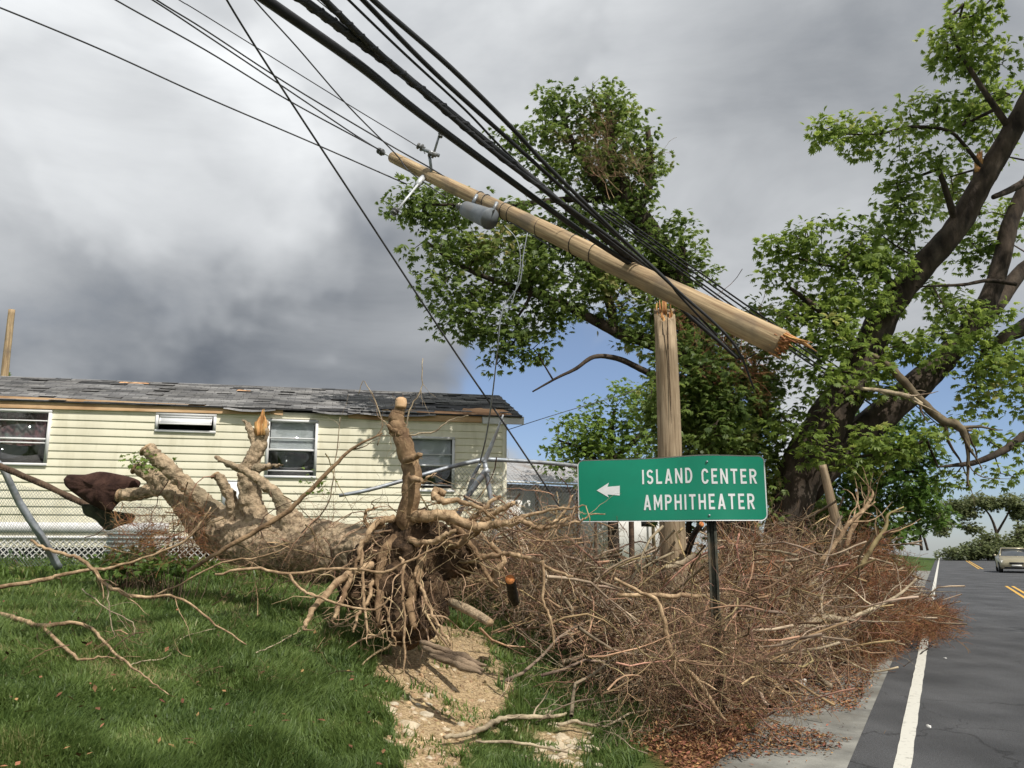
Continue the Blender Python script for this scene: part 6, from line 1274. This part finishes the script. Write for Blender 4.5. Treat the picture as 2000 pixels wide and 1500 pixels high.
# weeds and shrubs at the house foot (hide the ground line under the siding)
def bush(px, py, w, h, Y, label, mat, seed, nm='weeds', size=.12, n=90, air=False):
    rg = np.random.default_rng(seed); c = at(px, py, Y); shoot = c.copy(); tips = c + rg.normal(size=(n, 3)) * np.array([w / F * Y * .45, .22, h / F * Y * .4]); tips[:, 2] = np.maximum(tips[:, 2], gz(tips[:, 0], tips[:, 1]) + .03)
    b = c.copy(); b[2] = float(gz(c[0], c[1])) if not air else c[2] - .06; root = thing(nm, label, 'shrub', b); g = Geo()
    for t in tips: s0 = b + np.array([(t[0] - b[0]) * .7, (t[1] - b[1]) * .7, 0]); s0[2] = float(gz(s0[0], s0[1])) - .02 if not air else b[2]; g.tube(np.array([s0, (s0 + t) / 2 + rg.normal(size=3) * .03, t]), [.006, .005, .003], 3, cap=False)
    obj('stem', g, M['twigwood'], root); obj('foliage', crown_leaves(rg, tips, 9, .16, size), mat, root); return root
bush(640, 1068, 120, 24, 12.5, 'low green shrub between the mobile home and the fallen trunk', M['leaf_dark'], 1, 'low_shrub', .13, 150)
bush(340, 1104, 60, 5, 9.2, 'leafy weeds under the sawn limb stubs', M['weed'], 2, 'low_shrub', .08, 40)
bush(622, 940, 16, 7, 7.3, 'few green leaves clinging to the long slanting branch', M['leaf_light'], 7, 'leaf_sprig', .05, 4, True)
bush(260, 1095, 60, 18, 10.5, 'weeds in front of the ribbed tub', M['weed'], 3, 'low_shrub', .10)
bush(60, 1108, 140, 12, 12.6, 'dry yellowish weeds at the foot of the lattice skirting', M['weed'], 4, 'low_shrub', .10)
bush(295, 900, 22, 20, 9.55, 'small green shoots sprouting from the sawn limb', M['leaf_light'], 5, 'low_shrub', .07, 14, True)
bush(1600, 1000, 26, 60, 17, 'green sapling beside the big trunk left of the leaning post', M['leaf'], 6, 'sapling', .2, 40)

def flakes(rg, n, sampler, mat, label, smin, smax, nm, cat):
    P = sampler(rg, n); k = len(P); Mx = euler_mats(rg.uniform(0, 6.28, k), rg.normal(size=k) * .35, rg.normal(size=k) * .4) * rg.uniform(smin, smax, k)[:, None, None]
    V = np.array([[-1, 0, .0], [-.2, .42, .12], [1, 0, .05], [-.1, -.42, .1]]); g = Geo(); g.inst(V, np.array([[0, 1, 2, 3]]), Mx, P); return single(nm, g, mat, label, cat, None, False, 'stuff')
def lit_samp(rg, n):
    s_ = rg.uniform(.5, 5, n * 3); t_ = rg.uniform(4.2, 26, n * 3) ** 1; t_ = 4.2 + 22 * rg.random(n * 3) ** 1.7; X, Y = xy(s_, t_); m = littermask(X, Y) > rg.random(n * 3) * .9 + .05; X, Y = X[m][:n], Y[m][:n]; return np.stack([X, Y, gz(X, Y) + rg.uniform(.045, .085, len(X)) + 0 * X], -1)
flakes(rg, 60000, lit_samp, M['litter'], 'rust-brown dead leaf litter along the concrete shoulder', .011, .028, 'leaf_litter', 'leaf litter')
def lit_pile(rg, n):
    P = []
    for _ in range(n):
        p, px, lim = sample_pile(rg, 1180, 1800, .75, 1.3); P.append(p)
    return np.array(P)
flakes(rg, 15000, lit_pile, M['litter'], 'shrivelled rust-brown leaves caught low in the brush pile', .014, .036, 'dead_leaves', 'leaves')
def lit_samp2(rg, n):
    s_ = rg.uniform(.42, 1.5, n); t_ = 4 + 20 * rg.random(n) ** 1.5; X, Y = xy(s_, t_); m = (littermask(X, Y) > .02) | (rg.random(n) < .06); return np.stack([X[m], Y[m], 0 * X[m] + rg.uniform(.004, .02, m.sum())], -1)
flakes(rg, 9000, lit_samp2, M['litter'], 'loose dead leaves strewn on the concrete shoulder', .010, .024, 'leaf_litter', 'leaf litter')
def grass_leaves(rg, n):
    px = rg.uniform(0, 760, n); py = rg.uniform(1130, 1500, n); return vghit(px, py, .07)
flakes(rg, 170, grass_leaves, M['litter'], 'a few dry tan leaves scattered over the lawn', .015, .035, 'fallen_leaves', 'leaves')
def rockmesh(rg, c, s_):
    import bmesh
    bm = bmesh.new(); bmesh.ops.create_icosphere(bm, subdivisions=2, radius=1); o = Vector(rg.uniform(0, 50, 3)); sc_ = Vector((s_ * rg.uniform(.8, 1.4), s_ * rg.uniform(.7, 1.1), s_ * rg.uniform(.45, .75)))
    V = []; 
    for v in bm.verts:
        q = v.co * (1 + .35 * mnoise.noise(v.co * 1.3 + o)); q = Vector([round(x * 2.6) / 2.6 * .45 + x * .55 for x in q]); V.append([c[0] + q.x * sc_.x, c[1] + q.y * sc_.y, c[2] + q.z * sc_.z])
    Fc = np.array([[v.index for v in f.verts] for f in bm.faces]); bm.free(); g = Geo(); g.add(np.array(V), Fc); return g
rocks = [(795, 1420, .07, 'largest yellowish limestone lump in the bare soil'), (755, 1452, .045, 'pale stone at the left edge of the bare soil near the bottom'), (960, 1364, .028, 'small white stone right of the grass in the bare soil'), (985, 1385, .03, 'white stone nearest the crooked grey branch'), (815, 1385, .034, 'small pale stone just above the largest lump'), (740, 1388, .025, 'small pale stone on the grass edge of the bare soil')]
for (px, py, s_, lab) in rocks: single('limestone_rock', rockmesh(rg, ghit(px, py, -.01), s_), M['rock'], lab, 'rock', 'limestone rocks in the bare soil')
for k in range(60):
    px, py = rg.normal(1090, 52), rg.normal(1458, 26); single('rubble_stone', rockmesh(rg, ghit(px, py, 0), rg.uniform(.015, .06)), M['chalk'] if k % 2 else M['rock'], 'pale broken stone in the white rubble heap at the bottom', 'rock', 'broken stones of the white rubble heap')
g = Geo(); 
pxs, pys = rg.normal(810, 70, 900), rg.uniform(1260, 1500, 900); T_ = vghit(pxs, pys); T_ = T_[dirtmask(T_[:, 0], T_[:, 1]) > .4]
rk = rockmesh(rg, (0, 0, 0), 1.); g.inst(rk.v[0], rk.f[0], rotmats(rg, len(T_)) * (.004 + .02 * rg.random(len(T_)) ** 3)[:, None, None], T_); g.inst(*[rk.v[0], rk.f[0], rotmats(rg, 0), np.zeros((0, 3))]) if False else None
single('gravel', g, M['gravel'], 'small limestone chips over the bare soil', 'gravel', None, False, 'stuff')
def chip(px, py, w, h, lab, seed, Y=None, nm='paper_scrap'):
    rg = np.random.default_rng(seed); c = ghit(px, py, .03); s_ = c[1] / F; g = Geo(); n = 9; V = []; 
    for zt in (0, 1):
        for k in range(n): a = k / n * 6.28; V.append([c[0] + w * s_ * math.cos(a) * rg.uniform(.8, 1.1), c[1] + .04 * math.sin(a), c[2] + (h * s_ * (.4 + .6 * abs(math.sin(a * .7 + 1))) if zt else 0)])
    V = np.array(V); g.add(V, np.array([[k, (k + 1) % n, n + (k + 1) % n, n + k] for k in range(n)])); g.f.append(np.array([list(range(n, 2 * n))])); g.m.append((1, 0)); return single(nm, g, M['litterwhite'], lab, 'litter')
chip(1566, 1340, 11, 13, 'crumpled white scrap among the dead leaves', 1); chip(1845, 1289, 4, 4, 'tiny white scrap on the road beside the white line', 2); chip(1814, 1425, 3, 8, 'small pale leaf on the asphalt near the white line', 3); chip(1742, 1272, 5, 3, 'tiny pale scrap at the edge of the reddish twigs', 4)

g = Geo(); n = 2600; pxs = rg.uniform(720, 1010, n); pys = rg.uniform(1215, 1500, n); T_ = vghit(pxs, pys); T_ = T_[dirtmask(T_[:, 0], T_[:, 1]) > .35]; T_[:, 2] -= .004
g.inst(rk.v[0], rk.f[0], rotmats(rg, len(T_)) * (.006 + .028 * rg.random(len(T_)) ** 2.5)[:, None, None], T_); single('soil_clods', g, M['clod'], 'crumbled tan soil clods covering the bare bank', 'soil', None, False, 'stuff')
for k in range(14):
    px, py = rg.uniform(742, 840), rg.uniform(1360, 1495); single('limestone_rock', rockmesh(rg, ghit(px, py, -.005), rg.uniform(.03, .06)), M['chalk'] if k % 3 else M['rock'], 'fist-sized pale rubble piece along the left side of the bare soil', 'rock', 'fist-sized rubble along the left side of the bare soil')
for k in range(34):
    px, py = rg.normal(800 + 60 * (k % 3), 45), rg.uniform(1290, 1490); single('limestone_rock', rockmesh(rg, ghit(px, py, -.005), rg.uniform(.012, .035)), M['rock'], 'small pale limestone piece strewn over the bare soil', 'rock', 'small limestone pieces in the bare soil')

# ------------------------------------------------------------------ car
cc = ghit(1985, 1120); ct = st(cc[0], cc[1]); cxy = np.array(ghit(1982, 1119)[:2]); cz = float(crest(st(*cxy)[1]))
CA = math.atan2(-RD[1], -RD[0])           # faces down the road, towards the camera
car = thing('car', 'tan sedan driving towards the camera in the far lane', 'car', (cxy[0], cxy[1], cz + .004), rot=(0, 0, CA))
import bmesh
M['carpaint'] = pmat('carpaint', (.34, .3, .2), (.38, .34, .23), 2, .3, metal=.4, spec=.6)
M['carglass'] = pmat('carglass', (.03, .035, .04), (.05, .06, .07), 2, .08, spec=.8)
M['lamp'] = pmat('lamp', (.7, .7, .66), (.85, .85, .8), 9, .15, spec=.8); M['tyre'] = pmat('tyre', (.012, .012, .012), (.03, .03, .03), 6, .85); M['black'] = pmat('black_plastic', (.015, .015, .016), (.03, .03, .03), 6, .6)
M['alloy'] = pmat('alloy', (.4, .4, .41), (.5, .5, .5), 6, .35, metal=.7)
def loft(secs, mat, nm, par, close=True, sub=1):
    n = len(secs[0]); g = Geo(); V = np.array(secs, float).reshape(-1, 3); k = len(secs); i = np.arange(k - 1)[:, None] * n; j = np.arange(n)[None]; g.add(V, np.stack([i + j, i + (j + 1) % n, i + n + (j + 1) % n, i + n + j], -1).reshape(-1, 4)); g.f.append(np.array([list(range(n))[::-1]])); g.m.append((1, 0)); g.f.append(np.array([[(k - 1) * n + q for q in range(n)]])); g.m.append((1, 0)); o = obj(nm, g, mat, par, True); 
    if sub: md = o.modifiers.new('b', 'BEVEL'); md.width = .03; md.segments = 2; md.limit_method = 'ANGLE'
    return o
def carsec(x, hw, zb, zs, zt, tw):      # lower sill, shoulder, top
    return [(x, -hw + .06, zb), (x, -hw, zb + .15), (x, -hw, zs - .08), (x, -hw + .07, zs), (x, -tw, zt), (x, tw, zt), (x, hw - .07, zs), (x, hw, zs - .08), (x, hw, zb + .15), (x, hw - .06, zb)]
loft([carsec(-2.3, .72, .35, .72, .8, .55), carsec(-2.2, .82, .25, .88, .95, .7), carsec(-1.5, .88, .2, .95, 1.0, .72), carsec(0, .89, .2, .95, .97, .72), carsec(1.0, .88, .2, .9, .97, .72), carsec(1.8, .84, .22, .78, .84, .68), carsec(2.15, .78, .25, .66, .72, .6), carsec(2.28, .66, .32, .56, .6, .5)], M['carpaint'], 'body', car)
def cab(x, w, zt, tw): return [(x, -w, .93), (x, -tw, zt), (x, tw, zt), (x, w, .93)]
loft([[(-1.75, -.74, .93), (-1.75, -.7, .96), (-1.75, .7, .96), (-1.75, .74, .93)], cab(-1.1, .77, 1.36, .58), cab(.1, .77, 1.4, .6), [(1.05, -.76, .93), (1.02, -.72, .96), (1.02, .72, .96), (1.05, .76, .93)]], M['carglass'], 'windscreen', car, sub=0)
loft([[(-1.15, -.6, 1.35), (-1.15, -.58, 1.4), (-1.15, .58, 1.4), (-1.15, .6, 1.35)], [(-.6, -.61, 1.39), (-.6, -.58, 1.46), (-.6, .58, 1.46), (-.6, .61, 1.39)], [(.15, -.6, 1.37), (.15, -.58, 1.43), (.15, .58, 1.43), (.15, .6, 1.37)]], M['carpaint'], 'roof', car, sub=0)
for sgn in (-1, 1):
    g = Geo(); g.tube(np.array([(.12, sgn * .6, 1.4), (.6, sgn * .68, 1.18), (1.05, sgn * .75, .94)]), .03, 6); obj('pillar', g, M['carpaint'], car, True)
    g = Geo(); g.prism(np.array([(2.16, sgn * .44, .57), (2.1, sgn * .76, .6), (2.02, sgn * .78, .72), (2.12, sgn * .46, .69)])[::sgn], (.07, 0, 0)); obj('headlight', g, M['lamp'], car)
    g = Geo(); P = np.array([(.85, sgn * .9, .98), (.85, sgn * 1.0, 1.0), (.85, sgn * 1.05, 1.0)]); g.tube(P, [.03, .08, .06], 8); obj('mirror', g, M['carpaint'], car, True)
    for wx in (-1.4, 1.42):
        g = Geo(); ys = np.array([-.11, -.1, .1, .11]) + sgn * .79; g.tube(np.stack([ys * 0 + wx, ys, ys * 0 + .315], -1), [.26, .315, .315, .26], 20); wo = obj('wheel', g, M['tyre'], car, True)
        g = Geo(); ys = np.array([sgn * .905, sgn * .915]); g.tube(np.stack([ys * 0 + wx, ys, ys * 0 + .315], -1), [.2, .18], 16); obj('rim', g, M['alloy'], wo, True)
g = Geo(); g.box((2.2, -.36, .5), (2.3, .36, .62)); obj('grille', g, M['black'], car)
g = Geo(); g.box((2.16, -.62, .26), (2.31, .62, .36)); obj('lower_intake', g, M['black'], car)
g = Geo(); g.box((2.3, -.26, .38), (2.325, .26, .47)); obj('number_plate', g, M['litterwhite'], car)
